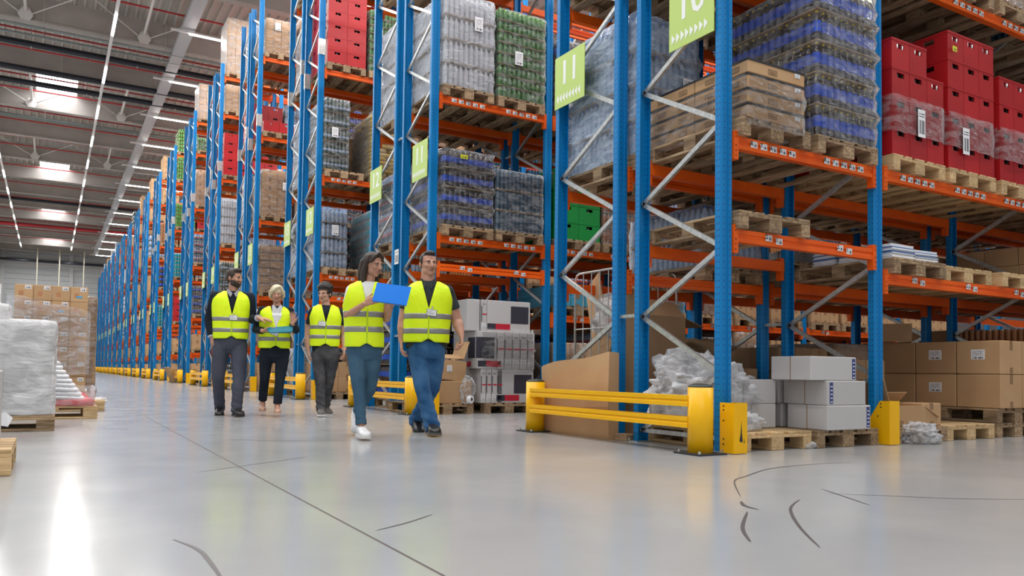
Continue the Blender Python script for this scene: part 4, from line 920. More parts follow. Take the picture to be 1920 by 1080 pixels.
# ------------------------------------------------------------------ aisle signs
def sign(k, s, num, z0=3.3):
    w_, h = .53, .54
    y = k*P+PD if s == 0 else k*P+D-PD*.2-w_
    # plate in the plane of the rack end, normal -X ; local x runs along -Y (left to right as read)
    t = tag(ob('aisle_sign', MB().cbox((0, -.004, 0), (w_, .004, h), LIME, .002), None, (-.015, y+w_, z0), (0, 0, R(-90))),
            'lime green aisle sign reading %s with white arrows, %s corner of %s rack' % (num, ['right', 'left'][s], ORD[k]), 'sign', 'lime aisle signs')
    if k < 5:
        ob('sign_number', cached(('num', num), lambda: text_mesh(num, .34, SIGNW, .0006, .006)), t, (w_/2, -.0052, h*.62), (R(90), 0, 0))
    else: ob('sign_number', cached(('num', num), lambda: text_mesh(num, .34, SIGNW, .0006, .004)), t, (w_/2, -.0052, h*.62), (R(90), 0, 0))
    def arrows():
        mb = MB()
        for i in range(8):
            x = .035+i*.055; mb.prism([(x, .05), (x+.042, .095), (x, .14)] if s == 0 else [(x+.042, .05), (x+.042, .14), (x, .095)], -.0058, -.0045, SIGNW, 'y')
        return mb.mesh('arrows', fix=True)
    ob('arrow_row', cached(('arr', s), arrows), t)
for k in range(NR):
    sign(k, 0, str(10+k), 3.31 if k == 0 else 3.3); sign(k, 1, str(11+k), 3.31 if k == 0 else 3.3)
def qr_note():
    tag(ob('paper_notice', UNITLAB, None, (-.006, P+DR+.10, 2.30), (0, 0, R(-90)), (.16, .002, .22)), 'white paper notice taped to the middle posts of the second rack', 'notice')
qr_note()
# ================================================================== goods
PLANK = {}
def box_me(key, sx, sy, sz, m, c=.003): return cached((key, sx, sy, sz, m.name), lambda: MB().cbox((-sx/2, -sy/2, 0), (sx/2, sy/2, sz), m, c).mesh(key))
def pallet_bits(m):
    b = []
    for i, wd in enumerate((.145, .1, .145, .1, .145)):
        x = (-.3275, -.17, 0, .17, .3275)[i]; b.append(('plank', (wd, 1.2, .022), (x, 0, .122)))
    for y in (-.5275, 0, .5275): b.append(('plank', (.8, .145, .022), (0, y, .1)))
    for x, wd in ((-.35, .1), (0, .145), (.35, .1)):
        for y in (-.5275, 0, .5275): b.append(('block', (wd, .145 if y else .145, .078), (x, y, .022)))
    for x, wd in ((-.35, .1), (0, .145), (.35, .1)): b.append(('plank', (wd, 1.2, .022), (x, 0, 0)))
    return b
PAL_N = 0
def pallet(loc, label, detail=True, m=None, rotz=0, group=None):
    m = m or WOOD
    if detail:
        t = thing('pallet', label, 'pallet', loc, rotz, group)
        for nm, s_, l_ in pallet_bits(m): ob(nm, box_me(nm, *s_, m), t, l_)
        return t
    def mk():
        mb = MB()
        for nm, s_, l_ in pallet_bits(m): mb.box((l_[0]-s_[0]/2, l_[1]-s_[1]/2, l_[2]), (l_[0]+s_[0]/2, l_[1]+s_[1]/2, l_[2]+s_[2]), m)
        return mb.mesh('pallet')
    return tag(ob('pallet', cached(('pj', m.name), mk), None, loc, (0, 0, rotz)), label, 'pallet', group)

clearp = mat('clear_bottle', (.30, .41, .56), .12, spec=.9); blul = mat('blue_label', (.02, .09, .55), .35); colap = mat('cola_bottle', (.035, .02, .018), .1, spec=.9)
whtl = mat('pale_label', (.40, .48, .62), .4); yelc = mat('yellow_cap', (.75, .55, .05), .4); blc = mat('blue_cap', (.03, .15, .6), .4)
dgr = mat('dark_green_bottle', (.03, .065, .045), .12, spec=.9); grn2 = mat('green_bottle', (.04, .20, .015), .2, spec=.8); dbl = mat('dark_blue_can', (.02, .075, .13), .2, spec=.9)
cyn = mat('cyan_can', (.02, .30, .38), .3, .2); slv = mat('silver_can', (.55, .56, .58), .3, .6); wht = mat('white_bottle', (.60, .62, .66), .3); redb = mat('red_can', (.45, .04, .03), .3); limb = mat('lime_can', (.14, .36, .02), .35)
tray = mat('shrink_tray', (.48, .33, .18), .7); brnb = mat('amber_can', (.42, .17, .06), .35)
KIND = {  # radius, height, profile with materials
 'water': (.039, .30, [(.034, 0, clearp), (.038, .02, clearp), (.038, .10, whtl), (.038, .17, clearp), (.037, .21, clearp), (.014, .275, blc), (.014, .295, blc)]),
 'cola': (.039, .262, [(.034, 0, colap), (.038, .02, colap), (.037, .07, blul), (.038, .165, colap), (.036, .19, colap), (.013, .24, yelc), (.013, .26, yelc)]),
 'dark': (.039, .262, [(.034, 0, colap), (.038, .02, colap), (.037, .075, blul), (.038, .155, colap), (.036, .19, colap), (.013, .24, BLK), (.013, .26, BLK)]),
 'green': (.038, .29, [(.034, 0, dgr), (.037, .02, dgr), (.037, .08, whtl), (.037, .13, dgr), (.036, .19, dgr), (.014, .26, slv), (.014, .285, slv)]),
 'lime': (.038, .15, [(.034, 0, grn2), (.037, .012, grn2), (.037, .10, grn2), (.02, .13, limb), (.02, .145, limb)]),
 'cyan': (.033, .17, [(.028, 0, slv), (.032, .012, cyn), (.032, .15, slv), (.027, .165, slv)]),
 'blue': (.033, .17, [(.028, 0, slv), (.032, .012, dbl), (.032, .155, dbl), (.027, .165, slv)]),
 'white': (.040, .30, [(.036, 0, wht), (.039, .02, wht), (.039, .22, wht), (.015, .275, wht), (.015, .29, wht)]),
 'amber': (.033, .17, [(.028, 0, slv), (.032, .012, brnb), (.032, .15, slv), (.027, .165, slv)]),
 'mixed': (.039, .28, [(.034, 0, whtl), (.038, .02, dbl), (.038, .12, redb), (.038, .17, whtl), (.015, .25, blc), (.015, .27, blc)]),
}
def bottle_me(kind, n=10):
    def mk():
        r, h, pr = KIND[kind]; mb = MB(); mb.lathe([(a, b) for a, b, _ in pr], [q[2] for q in pr], n=n); return mb.mesh('bottle')
    return cached(('bottle', kind, n), mk)
def ring_spots(nx, ny, w_, d, only=None):
    o = []
    for i in range(nx):
        for j in range(ny):
            if i in (0, nx-1) or j in (0, ny-1): o.append((-w_/2+w_*(i+.5)/nx, -d/2+d*(j+.5)/ny, i, j))
    return o
def tier_me(kind, w_, d, h, lod, skip=()):
    def mk():
        r, h0, pr = KIND[kind]; k = h/h0; mb = MB(); nx = max(3, round(w_/(2*r+.002))); ny = max(4, round(d/(2*r+.002)))
        if lod == 2: nx = max(3, nx*2//3); ny = max(4, ny*2//3)
        f = (w_/nx)/(2*r)
        n = {0: 8, 1: 7, 2: 5}[lod]
        if lod == 2: pr = [pr[0]]+pr[2:-2]+[pr[-1]] if len(pr) > 5 else pr
        for x, y, i, j in ring_spots(nx, ny, w_, d):
            if 'front' in skip and j == 0: continue
            if 'left' in skip and i == 0: continue
            mb.lathe([(a*f, b*k*.96) for a, b, _ in pr], [q[2] for q in pr], (x, y, .008), n=n)
        mb.box((-w_/2, -d/2, 0), (w_/2, d/2, .008), tray)
        core = pr[1][2]; mb.box((-w_/2+2*r, -d/2+2*r, .008), (w_/2-2*r, d/2-2*r, h*.86), core)
        return mb.mesh('bottle_tier')
    return cached(('tier', kind, w_, d, round(h, 3), lod, tuple(skip)), mk)
def wrap_me(w_, d, h, tiers, m, seed=0, pinch=.02, noise_=.008, top=True, grow=.012):
    """loose film around a load: pinched between the tiers"""
    def mk():
        rs = random.Random(seed*13+5); nr = 4; per = []
        L = [(-w_/2, -d/2), (w_/2, -d/2), (w_/2, d/2), (-w_/2, d/2)]; cn = 10
        for q in range(4):
            a, b = L[q], L[(q+1) % 4]; nseg = cn if q % 2 == 0 else cn+5
            for i in range(nseg): t = i/nseg; per.append((a[0]+(b[0]-a[0])*t, a[1]+(b[1]-a[1])*t))
        n = len(per); rows = tiers*nr+1; vs = []
        for j in range(rows):
            z = h*j/(rows-1); ph = (j % nr)/nr; pz = -pinch*(1-math.sin(math.pi*ph)**.5) if 0 < j < rows-1 else -pinch*(.6 if j else .2)
            for x, y in per:
                g = grow+pz+rs.uniform(-noise_, noise_)
                sx = x+math.copysign(g, x) if abs(x) > w_/2-.02 else x; sy = y+math.copysign(g, y) if abs(y) > d/2-.02 else y
                if abs(x) > w_/2-.02 and abs(y) > d/2-.02: sx -= math.copysign(.012, x); sy -= math.copysign(.012, y)
                vs.append((sx, sy, z+rs.uniform(-.006, .006)))
        fs = [(j*n+i, j*n+(i+1) % n, (j+1)*n+(i+1) % n, (j+1)*n+i) for j in range(rows-1) for i in range(n)]
        if top:
            b = len(vs)
            for x, y in per: vs.append((x*.7, y*.7, h+.012+rs.uniform(-.006, .006)))
            fs += [((rows-1)*n+i, (rows-1)*n+(i+1) % n, b+(i+1) % n, b+i) for i in range(n)]; fs.append(list(range(b, b+n)))
        return MB().add(vs, fs, m, True).mesh('stretch_film')
    return cached(('wrap', w_, d, round(h, 3), tiers, m.name, seed, pinch, noise_, top, grow), mk)
def paper_on(t, x, y, z, w_=.15, h=.21, me=UNITLABL, side='front', name='printed_sheet'):
    return ob(name, me or UNITLAB, t, (x, y, z), (0, 0, 0 if side == 'front' else R(-90)), (w_, .002, h))
def bottle_load(loc, kind, tiers, th, label, film_m=FILM, lod=1, single=False, w_=.80, d=1.18, seed=0, sheet=None, ysheet=None, pinch=.02):
    t = thing('bottle_load', label, 'bottles', loc)
    r = KIND[kind][0]; nx = round(w_/(2*r+.002)); ny = round(d/(2*r+.002)); k = th/KIND[kind][1]*.96; f = (w_/nx)/(2*r)
    for q in range(tiers):
        z = q*th
        ob('bottle_tier', tier_me(kind, w_, d, th, lod, ('front', 'left') if single else ()), t, (0, 0, z))
        if single:
            for x, y, i, j in ring_spots(nx, ny, w_, d):
                if j == 0 or i == 0: ob('bottle', bottle_me(kind), t, (x+rnd.uniform(-.002, .002), y+rnd.uniform(-.003, .003), z+.008), (0, 0, rnd.uniform(0, 6)), (f, f, k))
    if film_m: ob('stretch_film', wrap_me(w_, d, tiers*th, tiers, film_m, seed, pinch), t)
    if sheet: paper_on(t, sheet[0], -d/2-.035, sheet[1], .13, .2)
    if ysheet: paper_on(t, ysheet[0], -d/2-.035, ysheet[1], .11, .055, UNITLABY)
    return t

# cartons
def carton_me(sx, sy, sz, m, tape=TAPE, style='plain'):
    def mk():
        mb = MB().cbox((-sx/2, -sy/2, 0), (sx/2, sy/2, sz), m, .006)
        if style == 'plain':
            mb.box((-.028, -sy/2-.001, sz*.72), (.028, -sy/2+.001, sz), tape); mb.box((-.028, -sy/2-.001, 0), (.028, -sy/2+.001, sz*.2), tape)
            mb.box((-.028, -sy/2, sz-.001), (.028, sy/2, sz+.001), tape)
        elif style == 'lid':
            for a, b in (((-sx/2-.003, -sy/2-.003), (sx/2+.003, sy/2+.003)),): mb.box((*a, sz-.022), (*b, sz-.004), BTAPE)
        elif style == 'side':
            mb.box((-sx/2-.001, -.004, 0), (-sx/2+.001, .004, sz), tape)
        return mb.mesh('carton')
    return cached(('carton', sx, sy, sz, m.name, style), mk)
def carton(loc, size, label, m=None, style='plain', rotz=0, group=None, parent=None):
    me = carton_me(*size, m or CARD, style=style)
    if parent is not None: return ob('carton', me, parent, loc, (0, 0, rotz))
    return tag(ob('carton', me, None, loc, (0, 0, rotz)), label, 'box', group)
def carton_load(loc, nx, ny, nz, size, label, m=None, film_m=FILM, style='plain', sheet=None, seed=0, jit=.004):
    t = thing('carton_load', label, 'boxes', loc); sx, sy, sz = size; rs = random.Random(seed)
    for k in range(nz):
        for i in range(nx):
            for j in range(ny):
                if 0 < i < nx-1 and 0 < j < ny-1 and k < nz-1: continue
                carton((-nx*sx/2+(i+.5)*sx+rs.uniform(-jit, jit), -ny*sy/2+(j+.5)*sy+rs.uniform(-jit, jit), k*sz), (round(sx-.006, 4), round(sy-.006, 4), round(sz-.002, 4)), None, m, style, parent=t)
    if film_m: ob('stretch_film', wrap_me(round(nx*sx, 3), round(ny*sy, 3), nz*sz, max(1, nz//2), film_m, seed % 3, .004, .009), t)
    if sheet: paper_on(t, sheet[0], -ny*sy/2-.03, sheet[1], .14, .2)
    return t
def crate_me(sx, sy, sz, m, bottles=False):
    """drinks crate: walls with recessed grips, open top"""
    def mk():
        mb = MB(); t = .012; x, y = sx/2, sy/2; g = .055; zg0, zg1 = sz*.66, sz*.84
        for s_ in (-1, 1):
            for a, b in (((-x, 0), (x, zg0)), ((-x, zg1), (x, sz)), ((-x, zg0), (-g, zg1)), ((g, zg0), (x, zg1))):
                mb.box((a[0], min(s_*y, s_*(y-t)), a[1]), (b[0], max(s_*y, s_*(y-t)), b[1]), m)
            for a, b in (((-y+t, 0), (y-t, zg0)), ((-y+t, zg1), (y-t, sz)), ((-y+t, zg0), (-g, zg1)), ((g, zg0), (y-t, zg1))):
                mb.box((min(s_*x, s_*(x-t)), a[0], a[1]), (max(s_*x, s_*(x-t)), b[0], b[1]), m)
        mb.box((-x+t, -y+t, 0), (x-t, y-t, .01), m)
        for a, b in (((-x-.003, -y-.003), (x+.003, -y)), ((-x-.003, y), (x+.003, y+.003)), ((-x-.003, -y), (-x, y)), ((x, -y), (x+.003, y))): mb.box((*a, sz-.02), (*b, sz), m)
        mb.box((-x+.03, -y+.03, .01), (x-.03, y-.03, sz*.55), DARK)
        if bottles:
            for i in range(3):
                for yy in (-y+.04, y-.04): mb.lathe([(.03, .02), (.03, sz*.55), (.012, sz*.72), (.012, sz*.9)], slv, (-x+sx*(i+.5)/3, yy, 0), n=6)
        return mb.mesh('crate')
    return cached(('crate', sx, sy, sz, m.name, bottles), mk)
def crate(loc, size, label, m, rotz=0, parent=None, group=None, bottles=True):
    me = crate_me(*size, m, bottles)
    if parent is not None: return ob('crate', me, parent, loc, (0, 0, rotz))
    return tag(ob('crate', me, None, loc, (0, 0, rotz)), label, 'crate', group)
def crate_load(loc, nx, ny, nz, size, label, m, film_m=None, drop=(), seed=0):
    t = thing('crate_load', label, 'crates', loc); sx, sy, sz = size
    for k in range(nz):
        for i in range(nx):
            for j in range(ny):
                if (i, j, k) in drop or (0 < i < nx-1 and 0 < j < ny-1): continue
                crate((-nx*sx/2+(i+.5)*sx, -ny*sy/2+(j+.5)*sy, k*sz), (round(sx-.006, 4), round(sy-.006, 4), sz), None, m, parent=t)
    if film_m: ob('stretch_film', wrap_me(round(nx*sx, 3), round(ny*sy, 3), nz*sz, max(1, nz), film_m, seed % 3, .004, .006), t)
    return t
bagy = mat('yellow_sack', (.55, .36, .02), .5, col2=(.62, .45, .10), scale=6); bagw = mat('white_sack', (.76, .77, .79), .5, col2=(.80, .80, .82), scale=6, bump=.15)
def sack_me(sx, sy, sz, m, seed=0):
    def mk():
        rs = random.Random(seed); n = 10; vs = []; fs = []; rows = 6
        for j in range(rows+1):
            for i in range(2*n):
                a = 2*math.pi*i/(2*n); c, s_ = math.cos(a), math.sin(a); e = .45
                x = math.copysign(abs(c)**e, c); y = math.copysign(abs(s_)**e, s_)
                b = math.pi*j/rows; q = max(math.sin(b), .0)**.45 if 0 < j < rows else .55
                w = rs.uniform(.97, 1.03)
                vs.append((x*sx/2*q*w, y*sy/2*q*w, sz/2-math.copysign(abs(math.cos(b))**.6, math.cos(b))*sz/2*rs.uniform(.95, 1)))
        m_ = 2*n
        for j in range(rows):
            for i in range(m_): fs.append((j*m_+i, j*m_+(i+1) % m_, (j+1)*m_+(i+1) % m_, (j+1)*m_+i))
        fs.append(list(range(m_))[::-1]); fs.append(list(range(rows*m_, rows*m_+m_)))
        return MB().add(vs, fs, m, True).mesh('sack')
    return cached(('sack', sx, sy, sz, m.name, seed), mk)
def sack_load(loc, nz, label, m, film_m=None, w_=.8, d=1.16, sz=.085, seed=0, taper=0.):
    t = thing('sack_load', label, 'sacks', loc); rs = random.Random(seed)
    for k in range(nz):
        f = 1-taper*(k/nz)
        nx, ny = (1, 3) if k % 2 else (2, 2)
        for i in range(nx):
            for j in range(ny):
                sx, sy = round(w_/nx*f, 3), round(d/ny, 3)
                ob('sack', sack_me(sx, sy, sz*1.12, m, k % 3), t, (-w_*f/2+(i+.5)*sx-taper*.0, -d/2+(j+.5)*sy+rs.uniform(-.01, .01), k*sz), (0, 0, rs.uniform(-.03, .03)))
    if film_m: ob('stretch_film', wrap_me(w_, d, nz*sz, max(2, nz//3), film_m, seed % 3, .012, .014), t)
    return t

# ------------------------------------------------------------------ where a load stands
SHELF = ['floor', 'first shelf', 'second shelf', 'third shelf', 'fourth shelf', 'fifth shelf', 'top shelf']
PLACE = {0: 'end bay left', 1: 'end bay right', 2: 'next bay left', 3: 'next bay middle', 4: 'next bay right', 5: 'third bay left', 6: 'third bay middle', 7: 'third bay right', 8: 'fourth bay left', 9: 'fourth bay middle', 10: 'fourth bay right', 11: 'fifth bay left', 12: 'fifth bay middle'}
SX = [.555, 1.425, 2.47, 3.345, 4.25, 5.32, 6.2, 7.1, 8.17, 9.05, 9.95, 11.02, 11.9]
def slot(r, s_, lev):
    k, q = divmod(r, 2); x = SX[s_]; y = k*P+(DR/2 if q == 0 else D-DR/2)
    z = 0 if lev == 0 else levels(r, 0 if s_ < 2 else 1)[lev-1]
    return x, y, z, '%s, %s rack %s row, %s' % (SHELF[lev], ORD[k], SIDE[q], PLACE[s_])
FARPAL = []
def put(r, s_, lev, fn, what, detail=None, pal=True, base=.144, m=None, dy=0, dx=0, **kw):
    x, y, z, wh = slot(r, s_, lev)
    x += dx; y += dy
    xp = x if abs(dx) < .1 else x-dx
    if pal and r >= 14: FARPAL.append((x, y, z+.001))
    elif pal: pallet((xp, y, z+.001), 'wooden pallet under the goods, '+wh, (r < 4) if detail is None else detail, m)
    fn((x, y, z+base+.002), label='%s, %s' % (what, wh), **kw) if fn else None
def empties(r, s_, lev, n=1, dy=0, m=None):
    x, y, z, wh = slot(r, s_, lev)
    for i in range(n):
        pallet((x+rnd.uniform(-.02, .02), y+dy, z+.001+.146*i), 'empty wooden pallet%s, %s' % ('' if n == 1 else ' %s of its stack' % ['lowest', 'second', 'third', 'fourth'][i], wh), r < 4, m, rnd.uniform(-.02, .02))
BL = lambda kind, tiers, th, **k: (lambda loc, label: bottle_load(loc, kind, tiers, th, label, **k))
CL = lambda nx, ny, nz, size, **k: (lambda loc, label: carton_load(loc, nx, ny, nz, size, label, **k))
CR = lambda nx, ny, nz, size, m, **k: (lambda loc, label: crate_load(loc, nx, ny, nz, size, label, m, **k))
SK = lambda nz, m, **k: (lambda loc, label: sack_load(loc, nz, label, m, **k))
# ================================================================== nearest rack, front row
def near_rack():
    # second shelf, left: four layers of flat cartons with black strips
    x, y, z, wh = slot(0, 0, 2)
    pallet((x, y, z+.001), 'wooden pallet under the flat brown cartons at the rack corner'); zb = z+.147
    for k in range(4):
        for j in range(2):
            c = carton((x-.02, y-.31+j*.605, zb+k*.119), (.66, .6, .117), 'flat brown carton with black strip, %s layer, %s, corner of nearest rack' % (['bottom', 'second', 'third', 'top'][k], ['front', 'rear'][j]), CARD, 'lid', group='flat brown cartons')
            paper_on(c, .24, -.302, .075, .06, .035, name='small_label')
            pr = cached('boxprint', lambda: MB().box((-.05, -.001, -.02), (.05, .001, -.018), BTAPE).box((-.05, -.001, .018), (.05, .001, .02), BTAPE).box((-.05, -.001, -.02), (-.048, .001, .02), BTAPE).box((.048, -.001, -.02), (.05, .001, .02), BTAPE).box((-.035, -.001, -.01), (.035, .001, .008), TAPE).mesh('printed_frame'))
            ob('printed_frame', pr, c, (-.05, -.3015, .045)); ob('printed_frame', pr, c, (-.332, .12, .045), (0, 0, R(-90))); ob('printed_frame', pr, c, (-.332, -.16, .045), (0, 0, R(-90)))
    tag(ob('torn_film', wrap_me(.68, 1.2, .40, 2, FILMT, 2, .02, .012, False), None, (x-.02, y-.01, zb-.06)), 'torn clear film round the lower flat brown cartons', 'film')
    crumple('torn_film_knot', (x-.34, y-.34, zb+.22), (.10, .05, .14), FILM, 'gathered knot of clear film on the flat cartons, camera side', 5)
    # open lid flap
    tag(ob('cardboard_flap', MB().box((-.16, -.004, 0), (.16, .004, .05), CARD, Matrix.Rotation(R(35), 4, 'X')), None, (x-.12, y-.1, zb+.48), (0, 0, R(80))), 'loose cardboard flap standing on the top flat carton', 'cardboard')
    put(0, 1, 2, BL('cola', 5, .272, single=True, lod=0, seed=1, ysheet=(.03, 1.30), pinch=.045), 'blue-labelled dark bottles with yellow caps', dx=.02)
    # first shelf: stacked empty pallets
    empties(0, 0, 1, 1, 0, None)
    # second bay, second shelf: red crates
    cs = (.262, .385, .268)
    for s_, nz, drop in ((2, 4, 1), (3, 5, 0), (4, 4, 0)):
        x, y, z, wh = slot(0, s_, 2); col = ['left', 'middle', 'right']
        pallet((x, y, z+.001), 'wooden pallet under the %s stack of red crates' % ['left', 'middle', 'right'][s_-2], True, WOODY)
        for k in range(nz):
            for i in range(3):
                for j in range(3):
                    if i == 1 and j == 1: continue
                    if i == 2 and j == 1 and k < nz-1: continue
                    if drop and k == 3 and i == 2 and j == 0: continue
                    if s_ == 4 and i == 2: continue
                    dz = 0
                    crate((x-.268+.268*i, y-.39+.39*j, z+.147+.27*k), cs, 'red crate, %s stack, %s tier, %s of the %s file' % (['left', 'middle', 'right'][s_-2], ['bottom', 'second', 'third', 'fourth', 'top'][k], ['front', 'middle', 'back'][j], col[i]), RED, group='red drinks crates')
        f = tag(ob('film_band', wrap_me(.81, 1.18, .34, 1, FILMT, s_, .01, .006, False), None, (x, y, z+.36)), 'clear film band round the %s stack of red crates' % ['left', 'middle', 'right'][s_-2], 'film')
        if s_ < 4: ob('printed_sheet', UNITLAB, f, (.0 if s_ == 2 else -.15, -.615, .12 if s_ == 2 else .07), scale=(.11, .002, .26))
        if s_ == 3: ob('printed_sheet', UNITLABY, f, (-.33, -.615, .95), scale=(.07, .002, .05))
    # second bay, first shelf
    x, y, z, wh = slot(0, 2, 1)
    pallet((x, y, z+.001), 'worn pallet under the stacked white papers', True, WOOD)
    pm = cached('pile', lambda: (lambda q, rs: [q.cbox((-.17+rs.uniform(-.01, .01), -.13+rs.uniform(-.01, .01), .009*i), (.17+rs.uniform(-.01, .01), .13+rs.uniform(-.01, .01), .009*i+.0085), mat('blue_print', (.08, .18, .42), .5) if i in (6, 7, 11) else WHITE, .001) for i in range(15)] and q)(MB(), random.Random(3)).mesh('paper_pile'))
    for i in range(2):
        for j in range(3): tag(ob('paper_pile', pm, None, (x-.2+i*.36, y-.42+j*.3, z+.147), (0, 0, rnd.uniform(-.08, .08)), (1, 1, 1-.2*i)), 'pile of white printed papers, %s of the %s file, on worn pallet' % (['front', 'middle', 'back'][j], ['left', 'right'][i]), 'papers')
    empties(0, 3, 1, 1, .05, WOODY); empties(0, 4, 1, 1, 0, WOODY)
    # third shelf
    for s_, (a, b) in {0: (BL('water', 4, .3, film_m=FILM, seed=2), 'wrapped water bottles'), 1: (CL(3, 3, 4, (.26, .39, .3)), 'wrapped brown boxes'), 2: (BL('dark', 4, .27, film_m=FILM), 'wrapped dark bottles'), 3: (BL('blue', 5, .2, film_m=FILM), 'wrapped dark blue cans'), 4: (CL(3, 3, 4, (.26, .39, .3)), 'wrapped brown boxes')}.items(): put(0, s_, 3, a, b)
    # ---- floor, end bay
    x, y, z, wh = slot(0, 0, 0)
    pallet((x+.03, y+.02, .001), 'light wooden pallet with a plastic bag at the rack corner', True, WOODY)
    crumple('plastic_bag', (x-.13, .16, .147), (.20, .12, .15), FILMM, 'crumpled clear plastic bag on the light pallet beside the yellow guard', 9)
    crumple('plastic_film_heap', (x-.20, .62, .147), (.46, .46, .66), FILMM, 'big heap of crumpled clear film inside the rack end', 11, n=5)
    pallet((1.43, y, .001), 'dark worn pallet under the white cartons', True, WOOD)
    G1 = 'white cartons on the floor'
    blue = mat('blue_print_strip', (.03, .05, .2), .5)
    def wc(loc, size, lab, strip=True, sx_=None):
        c = carton(loc, size, lab, WCARD, 'side', group=G1)
        if strip:
            ob('printed_strip', MB().box((-.02, -.001, 0), (.02, .001, size[2]*.86), blue), c, (sx_ or size[0]/2-.035, -size[1]/2-.001, size[2]*.07))
            for i in range(5): ob('white_dash', cached('dash', lambda: MB().box((-.011, -.001, 0), (.011, .001, .009), WHITE).mesh('dash')), c, (sx_ or size[0]/2-.035, -size[1]/2-.0024, size[2]*(.12+.155*i)))
        return c
    wc((1.38, .10, .147), (.56, .42, .205), 'white carton at the bottom front of the white carton stack')
    wc((1.36, .13, .354), (.50, .46, .205), 'white carton in the middle front of the white carton stack', True, -.20)
    wc((1.22, .13, .561), (.58, .42, .200), 'white carton on top of the white carton stack')
    wc((1.38, .58, .147), (.56, .42, .205), 'white carton bottom rear of the white carton stack'); wc((1.36, .60, .354), (.56, .42, .205), 'white carton second tier rear of the white carton stack')
    for i in range(2):
        for k in range(2): wc((.78-.40*i, .60, .148+.207*k), (.38, .56, .205), '%s white carton of the pair behind the plastic bag, %s tier' % (['right', 'left'][i], ['lower', 'upper'][k]), False)
    crumple('film_scrap', (.98, -.03, .0), (.09, .04, .055), FILMM, 'small white film scrap between the two floor pallets', 15, n=3)
    # ---- floor, second bay
    pallet((2.46, .53, .001), 'dark pallet under the small brown cartons in second bay', True, WOOD)
    def oc(loc, rz):
        t = thing('open_carton', 'open brown carton with raised flap beside the second yellow guard', 'box', loc, rz)
        b = MB()
        for a, c in (((-.2, -.15), (.2, -.145)), ((-.2, .145), (.2, .15)), ((-.2, -.145), (-.195, .145)), ((.195, -.145), (.2, .145))): b.box((*a, 0), (*c, .15), CARD)
        b.box((-.2, -.15, 0), (.2, .15, .004), CARD); b.box((-.1, -.152, 0), (-.06, -.15, .045), TAPE); ob('body', b, t)
        ob('flap', MB().box((-.19, -.002, 0), (.19, .002, .15), CARD), t, (0, -.15, .15), (R(-118), 0, R(0)))
        ob('flap', MB().box((-.19, -.002, 0), (.19, .002, .15), CARD), t, (0, .15, .15), (R(50), 0, 0)); ob('flap', MB().box((-.002, -.14, 0), (.002, .14, .2), CARD), t, (.2, 0, .15), (0, R(115), 0)); ob('flap', MB().box((-.002, -.14, 0), (.002, .14, .2), CARD), t, (-.2, 0, .15), (0, R(-20), 0))
        return t
    o_ = oc((2.30, .10, .147), R(-4)); o_.scale = (1.15, 1.0, 1.25)
    carton((2.64, .12, .147), (.30, .34, .21), 'small closed brown carton with tape beside the open carton', CARD)
    for k in range(3):
        for i in range(2): carton((2.22+.29*i, .62, .147+.205*k), (.28, .36, .2), '%s brown carton behind the open carton, %s tier' % (['left', 'right'][i], ['bottom', 'middle', 'top'][k]), CARDD, 'plain', group='brown cartons behind the open carton')
    pallet((3.26, .53, .001), 'empty light pallet on the floor of the second bay', True, WOODY)
    for i in range(2): pallet((4.15, .55, .001+.146*i), '%s pallet under the big labelled brown cartons' % ['lower', 'upper'][i], True, WOOD)
    for k in range(2):
        for j in range(3):
            for i in range(2):
                c = carton((3.95+.41*i, .14+.46*j, .295+.345*k), (.40, .45, .34), 'big brown carton, %s tier, %s, %s in the second bay' % (['lower', 'upper'][k], ['front', 'middle', 'rear'][j], ['left', 'right'][i]), CARD, 'plain', group='big brown cartons')
                if i == 0 and ((k, j) in ((1, 0), (1, 1), (0, 1))): paper_on(c, -.202, 0, .2, .14, .10, side='left')
    tag(ob('cardboard_sheet', MB().box((-.2, -.004, 0), (.2, .004, .2), CARDD), None, (3.62, 1.02, .99), (0, 0, R(-60))), 'brown cardboard sheet standing on the big labelled cartons', 'cardboard')
    crumple('film_heap', (2.36, -.10, 0), (.20, .15, .20), FILMM, 'heap of white crumpled film on the floor by the second guard', 21, n=5)
    # leaning carton behind the nearest barrier
    vs = [(-.105, 1.27, 0), (-.105, 2.43, 0), (0, 2.43, 0), (0, 1.27, 0)]
    def lean():
        mb = MB(); N_ = 12; rs = random.Random(4); V = []
        for j in range(7):
            for i in range(N_+1):
                t = i/N_; yy = 2.42-1.15*t; H = .655+.13*t**.8+(.012*math.sin(t*7) if j == 6 else 0); V.append((-.112+.014*math.sin(math.pi*j/6)*math.sin(3*t+1), yy, H*j/6))
        F_ = [(j*(N_+1)+i, j*(N_+1)+i+1, (j+1)*(N_+1)+i+1, (j+1)*(N_+1)+i) for j in range(6) for i in range(N_)]; b = len(V)
        V2 = [(-.004, y_, z_-.01) for _, y_, z_ in V]; F2 = [tuple(b+q for q in f[::-1]) for f in F_]
        rim = [j*(N_+1)+N_ for j in range(7)]; lft = [j*(N_+1) for j in range(7)]; top = [6*(N_+1)+i for i in range(N_+1)]
        for e in (rim, top[::-1], lft[::-1]): F_ += [(e[i], e[i+1], b+e[i+1], b+e[i]) for i in range(len(e)-1)]
        return mb.add(V+V2, F_+F2, CARD, False).mesh('leaning_carton', fix=True)
    tag(ob('leaning_carton', lean()), 'long flat brown carton leaning behind the nearest yellow barrier', 'box')
    tag(ob('scuff_mark', MB().prism([(.05, .10), (.075, .085), (.085, .10), (.078, .15), (.07, .25), (.064, .16)], -.1462, -.1450, BLK, 'y').prism([(.095, .08), (.105, .085), (.10, .12)], -.1462, -.1450, BLK, 'y').mesh('scuff_mark', fix=True)), 'black scuff mark on the corner post guard', 'mark')
